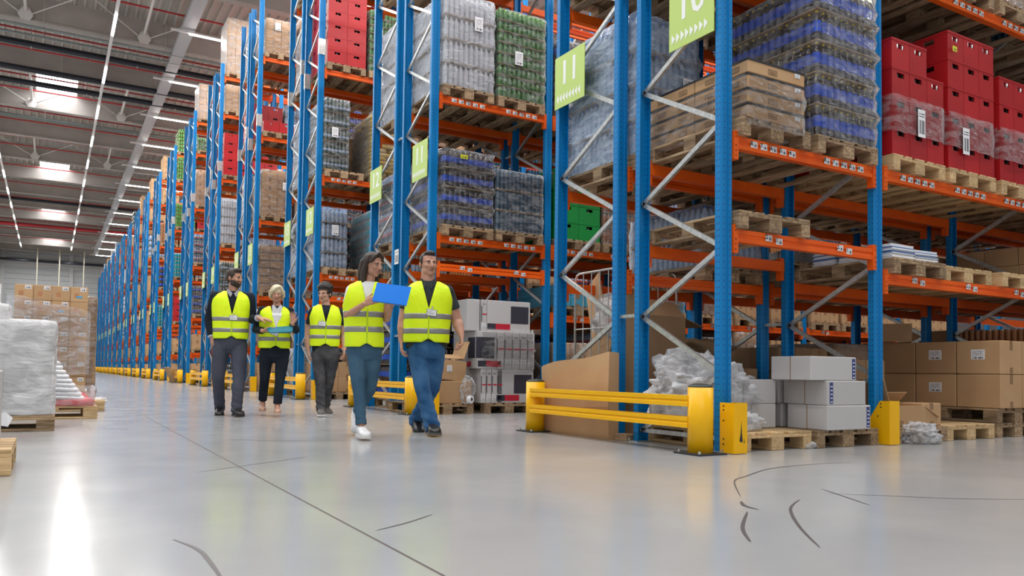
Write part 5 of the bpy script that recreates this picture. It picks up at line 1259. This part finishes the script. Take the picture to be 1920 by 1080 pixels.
    tag(ob('wood_offcut', MB().cbox((-.05, -.07, 0), (.07, .07, .06), WOOD, .006), None, (-.02, 1.17, 0), (0, 0, .2)), 'wooden block on the floor beside the leaning carton', 'block')

def crumple(name, loc, size, m, label, seed, n=4, cat='film'):
    """crumpled plastic: folded, displaced blob resting on its base"""
    rs = random.Random(seed); bm = bmesh.new(); bmesh.ops.create_icosphere(bm, subdivisions=n, radius=1)
    from mathutils import noise as nz
    o = Vector((rs.uniform(0, 50), rs.uniform(0, 50), rs.uniform(0, 50)))
    for v in bm.verts:
        p = v.co.copy(); a = nz.noise(p*1.3+o); b = abs(nz.noise(p*3.1+o*2)); c = abs(nz.noise(p*6.5+o*3)); d = abs(nz.noise(p*13+o)) if n > 4 else 0
        r = .78+.32*a+.42*b+.22*c+.12*d; q = p*r
        q.z = (q.z*.5+.42)*(1 if q.z > -.3 else .6); q.z = max(q.z, 0.)
        v.co = Vector((q.x*size[0], q.y*size[1], q.z*size[2]*1.05))
    me = bpy.data.meshes.new(name); bm.to_mesh(me); bm.free(); me.materials.append(FILMC if m is FILMM else m)
    me.polygons.foreach_set('use_smooth', [True]*len(me.polygons))
    return tag(ob(name, me, None, loc), label, cat)
near_rack()

# ------------------------------------------------------------------ nearest rack, rear row
def rear_rows():
    put(1, 0, 2, BL('water', 4, .335, single=True, lod=0, film_m=FILMB, seed=3, sheet=(.22, .72), pinch=.05), 'tall milky wrapped water bottles', dy=0)
    put(1, 1, 2, BL('green', 3, .30, film_m=FILMT, seed=4), 'dark green bottles'); put(1, 2, 2, BL('dark', 4, .27, seed=1), 'wrapped dark bottles'); put(1, 3, 2, BL('water', 3, .3, seed=1), 'wrapped water bottles'); put(1, 4, 2, CL(3, 3, 3, (.26, .39, .3)), 'wrapped brown boxes')
    for s_ in (0, 1, 2, 3, 4): put(1, s_, 3, [BL('water', 3, .3), CL(3, 3, 4, (.26, .39, .28)), BL('blue', 5, .2), BL('dark', 4, .27), CL(2, 3, 3, (.38, .39, .3))][s_], ['wrapped water bottles', 'wrapped brown boxes', 'wrapped dark blue cans', 'wrapped dark bottles', 'wrapped large brown boxes'][s_])
    put(1, 1, 1, BL('water', 2, .3, film_m=FILM, seed=5), 'low wrapped clear bottles'); empties(1, 2, 1, 2); put(1, 3, 1, CL(3, 3, 2, (.26, .39, .2), m=WCARD), 'wrapped white boxes'); empties(1, 4, 1, 1)
    # floor
    pallet((1.42, 1.85, .001), 'dark pallet under the brown boxes behind the white cartons', True, WOOD)
    for k in range(2):
        for i in range(2):
            for j in range(2): carton((1.22+.4*i, 1.55+.5*j, .147+.26*k), (.39, .48, .255), 'brown box behind the white cartons, %s tier, %s %s' % (['lower', 'upper'][k], ['front', 'rear'][j], ['left', 'right'][i]), CARDD, group='brown boxes behind the white cartons')
    crumple('paper_sack_heap', (1.45, 1.78, .665), (.42, .34, .34), mat('kraft_paper', (.22, .14, .075), .8), 'crumpled brown paper sacks on the boxes behind the white cartons', 31, n=4, cat='paper')
    put(1, 2, 0, CL(3, 3, 3, (.26, .39, .25), m=CARDD, film_m=None), 'stacked brown boxes'); put(1, 3, 0, CL(2, 3, 3, (.39, .39, .27), m=CARDD, film_m=FILMT), 'filmed large brown boxes'); put(1, 4, 0, BL('dark', 3, .27), 'wrapped dark bottles')
    # roll cage with waste
    t = thing('roll_cage', 'steel roll cage full of cardboard and film in the rack end', 'cage', (.68, 2.06, 0))
    def side(x):
        mb = MB(); y0, y1, z0, z1, r = -.36, .36, .17, 1.63, .012
        mb.path([(x, y0, z0), (x, y0, z1-.06), (x, y0+.03, z1-.015), (x, y0+.07, z1), (x, y1-.07, z1), (x, y1-.03, z1-.015), (x, y1, z1-.06), (x, y1, z0)], r, GALV, n=8)
        for i in range(1, 5): mb.tube((x, y0+(y1-y0)*i/5, z0), (x, y0+(y1-y0)*i/5, z1), .006, GALV, n=6)
        for z_ in (.2, .62, 1.05): mb.tube((x, y0, z_), (x, y1, z_), .007, GALV, n=6)
        return mb
    ob('side_frame', side(-.38), t); ob('side_frame', side(.38), t)
    ob('platform', MB().box((-.38, -.36, .14), (.38, .36, .17), GALV), t)
    for x in (-.33, .33):
        for y in (-.3, .3): ob('caster', MB().tube((x-.015, y, .05), (x+.015, y, .05), .05, BLK, n=12).box((x-.02, y-.02, .05), (x+.02, y+.02, .14), GALV), t)
    cs = lambda nm, x, y, z, sx, sz, rx, ry, rz, lab, m=CARD: tag(ob(nm, MB().box((-sx/2, -.004, 0), (sx/2, .004, sz), m), None, (x, y, z), (R(rx), R(ry), R(rz))), lab, 'cardboard')
    cs('cardboard_sheet', .42, 2.05, .6, .42, 1.05, 0, 22, 75, 'tall pointed cardboard sheet leaning in the roll cage')
    cs('cardboard_sheet', .33, 2.25, .45, .4, .6, 8, -25, 80, 'short cardboard sheet leaning at the left of the roll cage')
    crumple('waste_film', (.62, 2.06, .9), (.30, .30, .58), FILMM, 'crumpled clear film on top of the roll cage', 41)
    crumple('waste_film', (.72, 2.1, .172), (.30, .30, .62), FILMM, 'crumpled clear film in the bottom of the roll cage', 42)
    def tall():
        t = thing('tall_carton', 'tall open brown carton standing before the roll cage', 'box', (.52, 1.42, 0), R(8))
        b = MB()
        for a, c in (((-.28, -.16), (.28, -.154)), ((-.28, .154), (.28, .16)), ((-.28, -.154), (-.274, .154)), ((.274, -.154), (.28, .154))): b.box((*a, 0), (*c, 1.14), CARDD)
        ob('body', b, t); ob('flap', MB().box((-.27, -.003, 0), (.27, .003, .2), CARDD), t, (0, -.16, 1.14), (R(-40), 0, 0)); ob('flap', MB().box((-.003, -.15, 0), (.003, .15, .3), CARDD), t, (.28, 0, 1.14), (0, R(105), 0)); ob('flap', MB().box((-.003, -.15, 0), (.003, .15, .25), CARDD), t, (-.28, 0, 1.14), (0, R(-15), 0))
    tall()
rear_rows()

# ------------------------------------------------------------------ second rack
def second_rack():
    # floor, end bay: monitor cartons
    x, y, z, wh = slot(2, 1, 0)
    pallet((1.28, y, .001), 'wooden pallet under the white screen cartons', True, WOOD); y0 = y-.58; q = .19
    redp = mat('red_print', (.55, .015, .04), .5); blkp = mat('dark_print', (.035, .035, .05), .5)
    def mc(loc, size, lab, front=True, side=True):
        t = ob('screen_carton', carton_me(*size, WCARD, style='none'), None, loc); tag(t, lab, 'box', 'white screen cartons'); sx, sy, sz = size
        if front:
            ob('screen_print', MB().box((sx/2-.33, -sy/2-.002, sz*.28), (sx/2-.03, -sy/2, sz*.84), blkp), t)
            ob('red_band', MB().box((-sx/2+.14, -sy/2-.002, .03), (-sx/2+.38, -sy/2, .115), redp), t); ob('black_band', MB().box((-sx/2+.005, -sy/2-.002, .03), (-sx/2+.14, -sy/2, .115), blkp), t)
        if side:
            ob('screen_print', MB().box((-sx/2-.002, -sy/2+.08, sz*.28), (-sx/2, -sy/2+.30, sz*.84), blkp), t); ob('red_band', MB().box((-sx/2-.002, -sy/2+.2, .03), (-sx/2, sy/2-.05, .1), redp), t)
        return t
    def nc(loc, size, lab):
        t = ob('narrow_carton', carton_me(*size, WCARD, style='none'), None, loc); tag(t, lab, 'box', 'narrow white cartons'); sx, sy, sz = size
        ob('red_band', MB().box((-sx/2+.02, -sy/2-.002, sz*.52), (sx/2, -sy/2, sz*.56), redp), t); ob('black_band', MB().box((-sx/2, -sy/2-.002, sz*.30), (-sx/2+.012, -sy/2, sz*.8), blkp), t)
        paper_on(t, 0, -sy/2-.001, sz*.18, sx*.75, sz*.14, name='bar_code'); ob('print', MB().box((-sx*.3, -sy/2-.002, sz*.84), (sx*.25, -sy/2, sz*.88), GREY), t)
    mc((1.19+q, y0+.2, .147), (.62, .40, .485), 'white screen carton at the bottom right of the stack', True, False)
    for i in range(4): nc((.70+.088*i-.03+q, y0+.2, .147), (.08, .40, .485), '%s narrow upright carton at the bottom left of the stack' % ['first', 'second', 'third', 'fourth'][i])
    mc((.72+q, y0+.25, .635), (.30, .5, .535), 'white screen carton at the middle left of the stack', True, True)
    for i in range(5): nc((.94+.128*i+q, y0+.2, .635), (.12, .40, .535), '%s narrow upright carton in the middle row' % ['first', 'second', 'third', 'fourth', 'fifth'][i])
    mc((1.10+q, y0+.26, 1.173), (.72, .42, .45), 'white screen carton on top of the stack', True, False); nc((.69+q, y0+.26, 1.173), (.09, .42, .45), 'narrow white carton at the left of the top carton')
    tag(ob('screen_carton', carton_me(.2, .5, .45, WCARD, style='none'), None, (.53+q, y0+.32, 1.173)), 'white carton with a dark print at the top left of the stack', 'box')
    for k in range(3): tag(ob('screen_carton', carton_me(.82, .55, .5, WCARD, style='none'), None, (1.10+q, y0+.76, .147+.502*k)), 'white carton at the rear of the screen stack, %s' % ['bottom', 'middle', 'top'][k], 'box', 'white screen cartons')
    tag(ob('torn_film', wrap_me(.84, .62, .62, 2, FILMT, 4, .03, .02, False), None, (1.07+q, y0+.3, .60)), 'torn clear film round the middle of the white screen cartons', 'film')
    pallet((.30, y, .001), 'wooden pallet under the torn open brown cartons', True, WOOD)
    carton((.42, y0+.22, .147), (.52, .40, .31), 'lower brown carton on the pallet beside the white screen cartons', CARD, 'none')
    t = thing('open_carton', 'torn open brown carton leaning on the lower brown carton', 'box', (.36, y0+.22, .47), R(6)); b = MB()
    for a, c in (((-.22, -.18), (.22, -.175)), ((-.22, .175), (.22, .18)), ((-.22, -.175), (-.215, .175)), ((.215, -.175), (.22, .175))): b.box((*a, 0), (*c, .28), CARD)
    ob('body', b, t, rot=(0, R(6), 0)); ob('flap', MB().box((-.2, -.003, 0), (.2, .003, .17), CARD), t, (0, -.17, .30), (R(-70), 0, 0)); ob('flap', MB().box((-.003, -.17, 0), (.003, .17, .28), CARD), t, (.2, 0, .28), (0, R(20), 0)); ob('flap', MB().box((-.003, -.17, 0), (.003, .17, .2), CARD), t, (-.21, 0, .3), (0, R(-60), 0))
    paper_on(t, -.04, -.185, .16, .08, .09)
    crumple('film_clump', (.60, y0-.03, .147), (.12, .05, .40), FILM, 'hanging clump of clear film before the brown cartons', 51)
    tag(ob('tape_roll', MB().tube((0, -.03, 0), (0, .03, 0), .055, WHITE, n=20).tube((0, -.032, 0), (0, .032, 0), .022, DARK, n=14), None, (.62, y0-.06, .205), (0, 0, .5)), 'white roll of film core on the pallet edge', 'roll')
    put(2, 0, 2, BL('dark', 4, .27, single=True, lod=0, seed=6, ysheet=(-.1, .98), pinch=.045), 'wrapped dark bottles with blue labels', dx=.02)
    put(2, 1, 2, BL('blue', 3, .30, lod=0, film_m=FILM, seed=7, pinch=.02), 'three tiers of dark blue cans')
    put(2, 0, 3, BL('white', 4, .335, lod=0, film_m=FILMM, seed=8, sheet=(.12, .95), pinch=.03), 'tall white wrapped bottles')
    put(2, 1, 3, BL('lime', 8, .162, lod=0, film_m=FILMT, seed=9, sheet=(-.08, .60), pinch=.004), 'eight tiers of green bottles')
    for s_ in (2, 3):
        put(2, s_, 2, CR(2, 3, 4, (.40, .39, .27), GRN) if s_ == 2 else BL('amber', 4, .24, film_m=FILM), ['', '', 'stack of green crates', 'clear packs with amber bottles'][s_])
        put(2, s_, 3, [BL('dark', 4, .27), CL(3, 3, 4, (.26, .39, .28))][s_-2], ['wrapped dark bottles', 'wrapped brown boxes'][s_-2])
    put(2, 4, 2, BL('mixed', 3, .27), 'wrapped mixed bottles'); put(2, 4, 3, BL('blue', 5, .2), 'wrapped blue cans')
    for s_ in (0, 1): put(2, s_, 4, [CL(3, 3, 5, (.26, .39, .28)), BL('water', 4, .3)][s_], ['wrapped brown boxes', 'wrapped water bottles'][s_])
    # rear row
    put(3, 0, 0, BL('dark', 5, .27, film_m=None, lod=1), 'uncovered dark bottles with black caps'); put(3, 1, 0, BL('dark', 5, .27, film_m=None), 'tall uncovered dark bottles')
    put(3, 0, 2, BL('mixed', 4, .27, film_m=FILM), 'wrapped mixed bottles'); put(3, 1, 2, BL('green', 4, .29), 'wrapped green bottles'); put(3, 1, 1, CL(3, 3, 1, (.26, .39, .2), m=WCARD), 'low white boxes') if False else None
    put(3, 0, 3, BL('white', 5, .31, film_m=FILMM, seed=2, pinch=.035), 'bulging milky wrapped bottles'); put(3, 1, 3, BL('green', 5, .29, film_m=FILM), 'wrapped green bottles')
    for s_ in (0, 1): put(3, s_, 4, [BL('green', 4, .29), CL(3, 3, 4, (.26, .39, .28))][s_], ['wrapped green bottles', 'wrapped brown boxes'][s_])
    for r, s_, lv, f, wt in ((2, 2, 0, CL(3, 3, 3, (.26, .39, .3)), 'wrapped brown boxes'), (2, 3, 0, BL('mixed', 4, .27), 'wrapped mixed bottles'), (2, 4, 0, CL(2, 3, 3, (.39, .39, .3), film_m=None), 'large brown boxes'),
                             (2, 2, 1, CL(3, 3, 2, (.26, .39, .16), m=mat('light_blue_card', (.05, .28, .42), .5), film_m=None), 'light blue boxes'), (2, 3, 1, CL(2, 3, 1, (.39, .39, .2), film_m=None), 'low brown boxes'), (2, 4, 1, CL(3, 3, 2, (.26, .39, .14), m=mat('light_blue_card', (0, 0, 0)), film_m=FILMT), 'filmed light blue boxes'),
                             (3, 2, 0, BL('dark', 4, .27), 'wrapped dark bottles'), (3, 3, 0, CL(3, 3, 4, (.26, .39, .3)), 'wrapped brown boxes'), (3, 2, 2, BL('amber', 5, .2), 'wrapped amber cans'), (3, 3, 2, BL('dark', 4, .27), 'wrapped dark bottles'), (3, 2, 3, CL(3, 3, 4, (.26, .39, .3)), 'wrapped brown boxes'), (3, 3, 3, BL('water', 4, .3), 'wrapped water bottles'),
                             (2, 5, 2, CL(3, 3, 4, (.26, .39, .3)), 'wrapped brown boxes'), (2, 5, 1, CL(3, 3, 2, (.26, .39, .2)), 'low brown boxes'), (2, 5, 0, BL('dark', 4, .27), 'wrapped dark bottles'), (2, 6, 0, CL(3, 3, 4, (.26, .39, .3)), 'wrapped brown boxes'), (2, 6, 2, BL('dark', 4, .27), 'wrapped dark bottles')):
        put(r, s_, lv, f, wt, detail=False)
    rs = random.Random(5); opts = [(CL(3, 3, 4, CB, film_m=None), 'brown boxes'), (BL('dark', 4, .27, film_m=None, lod=2), 'dark bottles'), (BL('mixed', 4, .27, film_m=None), 'mixed bottles'), (CL(2, 3, 3, (.39, .385, .3), m=CARDD, film_m=None), 'large brown boxes'), (BL('amber', 6, .17, film_m=None), 'amber cans'), (BL('blue', 5, .2, film_m=None), 'dark blue cans')]
    for r, a, b in ((0, 5, 8), (1, 5, 8), (2, 5, 13), (3, 4, 13), (4, 3, 13), (5, 2, 13), (6, 3, 13)):
        for s_ in range(a, b):
            for lv in (0, 1, 2, 3):
                if (r, s_, lv) in ((2, 5, 0), (2, 5, 1), (2, 5, 2), (2, 6, 0), (2, 6, 2)): continue
                if r > 3 and lv == 0 and s_ > 7: continue
                if lv == 1 and r > 3: put(r, s_, 1, BL('amber', 2, .17, film_m=None, lod=2), 'low amber cans', detail=False)
                elif lv == 1: put(r, s_, 1, CL(3, 3, 2, (.26, .385, .2), film_m=None), 'low brown boxes', detail=False)
                else: f, wt = rs.choice(opts); put(r, s_, lv, f, wt, detail=False)
CB = (.26, .385, .27)
second_rack()

# ------------------------------------------------------------------ third rack and beyond
CB = (.26, .385, .27)
def third_on():
    whole = {
     (4, 0, 2): (BL('water', 4, .30, film_m=FILM, lod=0, seed=1, sheet=(.0, .75), pinch=.03, w_=.52), 'wrapped clear water bottles in four tiers'),
     (4, 1, 2): (BL('cyan', 7, .175, film_m=FILM, lod=0, seed=2, pinch=.004), 'cyan cans in seven tiers'),
     (4, 0, 3): (BL('green', 5, .29, film_m=FILM, lod=0, seed=3, sheet=(-.05, .75), w_=.52), 'tall wrapped dark green bottles'),
     (4, 1, 3): (SK(15, bagy, film_m=FILMT, seed=4), 'stack of yellow sacks in torn film'),
     (4, 0, 4): (CR(2, 3, 6, (.40, .39, .27), RED, seed=1), 'tall stack of red crates'),
     (4, 1, 4): (BL('lime', 8, .16, film_m=FILMT, lod=1, sheet=(-.2, .8)), 'green bottles in eight tiers'),
     (4, 0, 0): (CL(2, 2, 2, (.38, .5, .3), film_m=None), 'torn brown boxes'), (4, 1, 0): (BL('green', 1, .22, film_m=FILMT), 'low tray of blue and green bottles'),
     (4, 2, 2): (BL('water', 4, .3), 'wrapped water bottles'), (4, 2, 3): (CL(3, 3, 4, CB), 'wrapped brown boxes'), (4, 2, 0): (CL(3, 3, 4, CB), 'wrapped brown boxes'),
     (5, 0, 2): (BL('water', 4, .3, film_m=FILMM), 'milky wrapped water bottles'), (5, 0, 3): (BL('white', 5, .3, film_m=FILMM, pinch=.035, seed=1), 'bulging white wrapped bottles'), (5, 0, 4): (CL(3, 3, 5, CB, film_m=FILMM), 'milky wrapped brown boxes'),
     (5, 1, 2): (BL('mixed', 4, .27), 'wrapped mixed bottles'), (5, 1, 3): (CL(3, 3, 4, CB), 'wrapped brown boxes'), (5, 0, 0): (BL('white', 3, .3, film_m=FILMM), 'milky wrapped bottles'), (5, 1, 0): (CL(3, 3, 3, CB), 'wrapped brown boxes'), (5, 1, 4): (CL(3, 3, 4, CB), 'wrapped brown boxes'),
     (6, 0, 2): (CL(3, 3, 6, (.26, .385, .2), film_m=FILM, m=CARDD, style='lid'), 'wrapped brown cartons in six layers'), (6, 0, 1): (CL(3, 3, 3, (.26, .385, .28), film_m=FILM), 'wrapped brown boxes'),
     (6, 0, 3): (CL(2, 3, 5, (.39, .385, .24), film_m=FILM, sheet=(.2, .8)), 'wrapped big brown boxes'), (6, 1, 2): (BL('amber', 7, .17), 'wrapped amber cans'), (6, 1, 3): (CL(3, 3, 4, CB), 'wrapped brown boxes'),
     (6, 0, 4): (CR(2, 3, 1, (.40, .39, .27), RED), 'single layer of red crates'), (6, 1, 4): (CR(2, 3, 1, (.40, .39, .27), RED), 'single layer of red crates, second pallet'), (6, 0, 5): (CL(2, 3, 3, (.39, .385, .3), sheet=(-.1, .7)), 'big brown boxes with paper'), (6, 1, 5): (CL(3, 3, 4, CB), 'wrapped brown boxes'),
     (7, 0, 2): (BL('water', 4, .3, film_m=FILMM), 'milky wrapped bottles'), (7, 0, 3): (BL('mixed', 5, .27, film_m=FILMM), 'milky wrapped mixed bottles'), (7, 0, 4): (CR(2, 3, 4, (.40, .39, .27), RED), 'stack of red crates'), (7, 0, 5): (BL('white', 4, .3, film_m=FILMM), 'milky wrapped bottles'),
     (8, 0, 2): (BL('green', 5, .27), 'wrapped green bottles'), (8, 0, 3): (BL('white', 5, .29, film_m=FILMM, pinch=.03), 'white wrapped bottles'), (8, 0, 4): (CR(2, 3, 5, (.40, .39, .27), RED), 'stack of red crates'), (8, 0, 5): (CL(2, 3, 3, (.39, .385, .28)), 'wrapped brown boxes'), (8, 0, 6): (CL(3, 3, 6, (.26, .385, .3), film_m=FILMM), 'tall wrapped brown boxes'),
     (8, 0, 0): (BL('green', 2, .27), 'wrapped green bottles'), (8, 1, 4): (CR(2, 3, 5, (.40, .39, .27), RED), 'stack of red crates'),
     (10, 0, 6): (CL(3, 3, 5, (.26, .385, .27), film_m=FILMM), 'tall wrapped brown boxes'), (10, 0, 5): (BL('lime', 3, .16), 'green bottles in three tiers'), (10, 0, 4): (CL(3, 3, 5, CB), 'wrapped brown boxes'), (10, 0, 3): (BL('mixed', 4, .27), 'wrapped mixed bottles'), (10, 0, 2): (BL('dark', 4, .27), 'wrapped dark bottles'),
     (12, 0, 5): (BL('lime', 6, .17, film_m=None), 'green bottles in six tiers'), (12, 0, 6): (BL('lime', 6, .17, film_m=None), 'green bottles in six tiers'), (12, 0, 4): (BL('lime', 6, .17, film_m=None), 'green bottles in six tiers'),
     (14, 0, 6): (CL(3, 3, 4, CB, film_m=None), 'brown boxes'), (16, 0, 6): (CL(3, 3, 4, CB, film_m=None), 'brown boxes'),
    }
    rs = random.Random(21)
    def rand(k):
        fm = FILM if k < 5 else None; lod = 1 if k < 5 else 2
        return rs.choice([(BL('water', 4, .3, film_m=FILMM if k < 7 else None, lod=lod), 'pale water bottles'), (BL('dark', 4, .27, film_m=fm, lod=lod), 'dark bottles'), (CL(2, 3, 4, (.39, .385, .28), film_m=fm), 'brown boxes'),
                          (CL(3, 3, 4, CB, film_m=fm), 'small brown boxes'), (BL('white', 4, .3, film_m=FILMM if k < 7 else None, lod=lod), 'white bottles'), (CR(2, 3, 4, (.40, .39, .27), RED), 'red crates'),
                          (BL('mixed', 4, .27, film_m=fm, lod=lod), 'mixed bottles'), (BL('green', 4, .29, film_m=fm, lod=lod), 'green bottles'), (BL('cyan', 6, .17, film_m=fm, lod=lod), 'cyan cans'), (CL(2, 2, 3, (.39, .58, .33), m=WCARD, film_m=fm), 'white boxes'), (BL('amber', 6, .17, film_m=fm, lod=lod), 'amber cans')])
    for r in range(4, 36):
        k, s = divmod(r, 2); nl = len(levels(r, 0)); ns = 2 if k < 9 else 1
        for lv in range(0, nl+1):
            for s_ in range(0, 3 if k < 4 and s == 0 else ns):
                if s == 1 and s_ > 0 and k > 3: continue
                key = (r, s_, lv)
                if key in whole: f, wt = whole[key]
                else:
                    if lv >= 5 and rs.random() < .35 and s_ < 2: continue
                    if lv == 1 and levels(r, 0)[1]-levels(r, 0)[0] < .7: continue
                    f, wt = rand(k)
                    if lv == 6 and s == 1: continue
                    if lv == 5 and k >= 4: f, wt = CL(3, 3, 2, (.26, .385, .3), film_m=None), 'two layers of brown boxes'
                    if lv == 0 and levels(r, 0)[0] < 1.3: f, wt = CL(2, 3, 2, (.39, .385, .3), film_m=None), 'brown boxes in two layers'
                    if lv == 1: f, wt = CL(2, 3, 2, (.39, .385, .28), film_m=None), 'low brown boxes'
                put(r, s_, lv, f, wt, detail=False, dx={(4, 0, 2): -.17, (4, 0, 3): -.17, (4, 1, 2): .07, (4, 1, 3): .07}.get(key, 0))
third_on()

def far_pallets():
    mb = MB()
    for x, y, z in FARPAL:
        for nm, s_, l_ in pallet_bits(WOOD):
            if nm == 'plank' and l_[2] < .01 and l_[0] == 0: continue
            mb.box((x+l_[0]-s_[0]/2, y+l_[1]-s_[1]/2, z+l_[2]), (x+l_[0]+s_[0]/2, y+l_[1]+s_[1]/2, z+l_[2]+s_[2]), WOOD)
    o = ob('pallet_stock', mb, kind='stuff'); tag(o, 'wooden pallets under the goods of the far racks', 'pallet')
far_pallets()
# ================================================================== goods on the left
def left_goods():
    pallet((-4.97, 4.42, .001), 'worn pallet under the white film-wrapped cartons at the left', True, WOOD, R(90))
    t = thing('carton_load', 'white cartons in milky stretch film on a pallet at the left', 'boxes', (-4.97, 4.42, .147))
    for k in range(4):
        for i in range(3):
            for j in range(2):
                c = carton((-.38+.38*i, -.19+.38*j, .212*k), (.375, .375, .21), None, WCARD, parent=t, style='none')
                if j == 0: ob('print', MB().box((-.05, -.19, .13), (.05, -.1885, .15), GREY), c)
    for i in range(2): carton((-.38+.38*i, 0, .85), (.375, .6, .14), None, WCARD, parent=t, style='none')
    ob('stretch_film', wrap_me(1.16, .78, .86, 4, FILMW, 6, .012, .014), t); ob('stretch_film', wrap_me(.78, .66, .16, 1, FILMW, 7, .01, .01), t, (-.19, 0, .85))
    ob('blue_sticker', MB().box((-.09, -.003, -.03), (.09, 0, .03), mat('blue_sticker', (.05, .35, .65), .5)), t, (-.30, -.408, .62))
    # sacks
    pallet((-4.54, 6.25, .001), 'light pallet under the white sacks', True, WOODY, R(90))
    t = thing('sack_load', 'white sacks in a leaning pile under torn film, red sheet below', 'sacks', (-4.54, 6.25, .147)); rs = random.Random(3)
    ob('red_sheet', wrap_me(1.1, .74, .07, 1, mat('red_film', (.75, .08, .08), .35), 3, .01, .012), t)
    for k in range(14):
        wdt = 1.04-.032*k
        for j in range(2):
            for i in range(2): ob('sack', sack_me(round(wdt/2, 3), .38, .06, bagw, k % 3), t, (-.04-.017*k-wdt/4+i*wdt/2, -.19+.38*j+rs.uniform(-.01, .01), .06+.05*k), (0, R(3), rs.uniform(-.05, .05)))
    ob('torn_film', wrap_me(1.10, .78, .22, 2, FILMM, 9, .02, .03, False), t, (-.0, 0, .0))
    # brown cartons, four wide
    X0, Y0 = -4.98, 11.5
    pallet((X0+.55, Y0+.4, .001), 'pallet under the tall brown carton stack at the left', False, WOOD, R(90))
    for k in range(7):
        for i in range(4):
            for j in range(3):
                if j == 1 and 0 < i < 3: continue
                if j == 2 and i < 3: continue
                c = carton((X0+.14+.275*i, Y0+.14+.265*j, .147+.262*k), (.27, .26, .258), 'brown carton, %s tier, %s column, %s row of the tall left stack' % (['bottom', 'second', 'third', 'fourth', 'fifth', 'sixth', 'top'][k], ['first', 'second', 'third', 'fourth'][i], ['front', 'middle', 'rear'][j]), CARD, 'none', group='brown cartons of the tall left stack')
                if j == 0 and k != 5 or (j == 0 and i < 3): ob('white_sticker', UNITLAB, c, (.06, -.1315, .215), scale=(.09, .002, .06))
                if j == 0 and (k, i) in ((6, 3), (5, 2)): ob('blue_sticker', MB().box((-.045, -.134, .07), (.045, -.1315, .10), mat('blue_sticker', (0, 0, 0))), c)
                if j == 0: ob('red_print', MB().box((-.075, -.1312, .07), (-.005, -.1305, .15), mat('faded_red_print', (.46, .21, .10), .8)), c)
    vs = []; N_ = 14; rs = random.Random(5)
    for j in range(8):
        for i in range(N_+1):
            x = X0-.1+1.25*i/N_; top = 1.82-.26*i/N_; vs.append((x, Y0-.02-.012*rs.random()-.01, .45+(top-.45)*j/7+rs.uniform(-.01, .01)))
    tag(ob('stretch_film', MB().add(vs, [(j*(N_+1)+i, j*(N_+1)+i+1, (j+1)*(N_+1)+i+1, (j+1)*(N_+1)+i) for j in range(7) for i in range(N_)], FILMM, True).mesh('stretch_film')), 'slanting clear film stretched over the tall brown carton stack', 'film')
    for k in range(3):
        pallet((-4.15, 15.2, .001), 'pallet under the dark carton stack behind the tall left stack', False, WOOD, R(90)) if k == 0 else None
    carton_load((-4.15, 15.2, .147), 4, 3, 6, (.28, .27, .32), 'film-wrapped dark brown cartons behind the tall left stack', CARDD, FILM, 'none')
    # small pallets with red and white scraps
    pallet((-4.38, 7.9, .001), 'small loaded pallet with red sheet behind the white sacks', True, WOODY, R(90))
    crumple('film_scrap', (-4.25, 7.9, .147), (.30, .25, .10), mat('red_film', (.75, .08, .08)), 'crumpled red sheet on the small pallet behind the white sacks', 61)
    crumple('film_scrap', (-3.90, 7.62, .1), (.16, .10, .09), FILMW, 'white film flapping from the pallet with the red sheet', 62)
    # nearest pallet at the lower left
    pallet((-5.19, 1.06, .001), 'fresh pallet cut by the left edge of the picture', True, WOODY, R(90))
    carton((-5.12, 1.0, .147), (.90, .70, .42), 'grey-white carton on the fresh pallet at the left edge', WCARD, 'none')
    tag(ob('paper_flap', MB().add([(0, 0, 0), (.10, 0, -.02), (.13, .02, .05), (.08, 0, .10), (0, 0, .09)], [(0, 1, 2, 3, 4)], WHITE).add([(0, .003, 0), (.10, .003, -.02), (.13, .023, .05), (.08, .003, .10), (0, .003, .09)], [(4, 3, 2, 1, 0)], WHITE).mesh('paper_flap'), None, (-4.80, 3.2, .12)), 'white paper flap beside the white wrapped cartons', 'paper')
    # floor goods seen past the people: torn boards by the sixth rack
    for i in range(6):
        a = rnd.uniform(-.4, .4)
        tag(ob('broken_board', MB().cbox((-.05, -.012, 0), (.05, .012, .75), WOODY if i % 2 else WOOD, .003), None, (-.42+.07*i, 5*P+.35+.25*i, .0), (R(28+4*i), R(-28+6*i), a)), 'broken wooden board leaning at the sixth rack barrier, %s' % ['first', 'second', 'third', 'fourth', 'fifth', 'sixth'][i], 'board', 'broken boards by the sixth rack')
    # third rack: shell-like cover on the low bottle tray
    x, y, z, wh = slot(4, 1, 0)
    def dome():
        mb = MB(); n = 20; m = mat('cream_fabric', (.62, .50, .42), .8); vs = []; 
        for j in range(7):
            b = math.pi/2*j/6.0
            for i in range(n): a = 2*math.pi*i/n; vs.append((.36*math.cos(b)*math.cos(a), .5*math.cos(b)*math.sin(a), .40*math.sin(b)))
        mb.add(vs, [(j*n+i, j*n+(i+1) % n, (j+1)*n+(i+1) % n, (j+1)*n+i) for j in range(6) for i in range(n)], m, True)
        for j in range(1, 6):
            b = math.pi/2*j/6.6
            for i in range(14): a = 2*math.pi*(i+.5*(j % 2))/14; c = Vector((.365*math.cos(b)*math.cos(a), .505*math.cos(b)*math.sin(a), .405*math.sin(b))); mb.box(c-Vector((.016,)*3), c+Vector((.016,)*3), DARK)
        return mb
    tag(ob('perforated_cover', dome(), None, (x, y, .147+.225)), 'cream perforated cover over the low bottle tray at the third rack', 'cover')
left_goods()
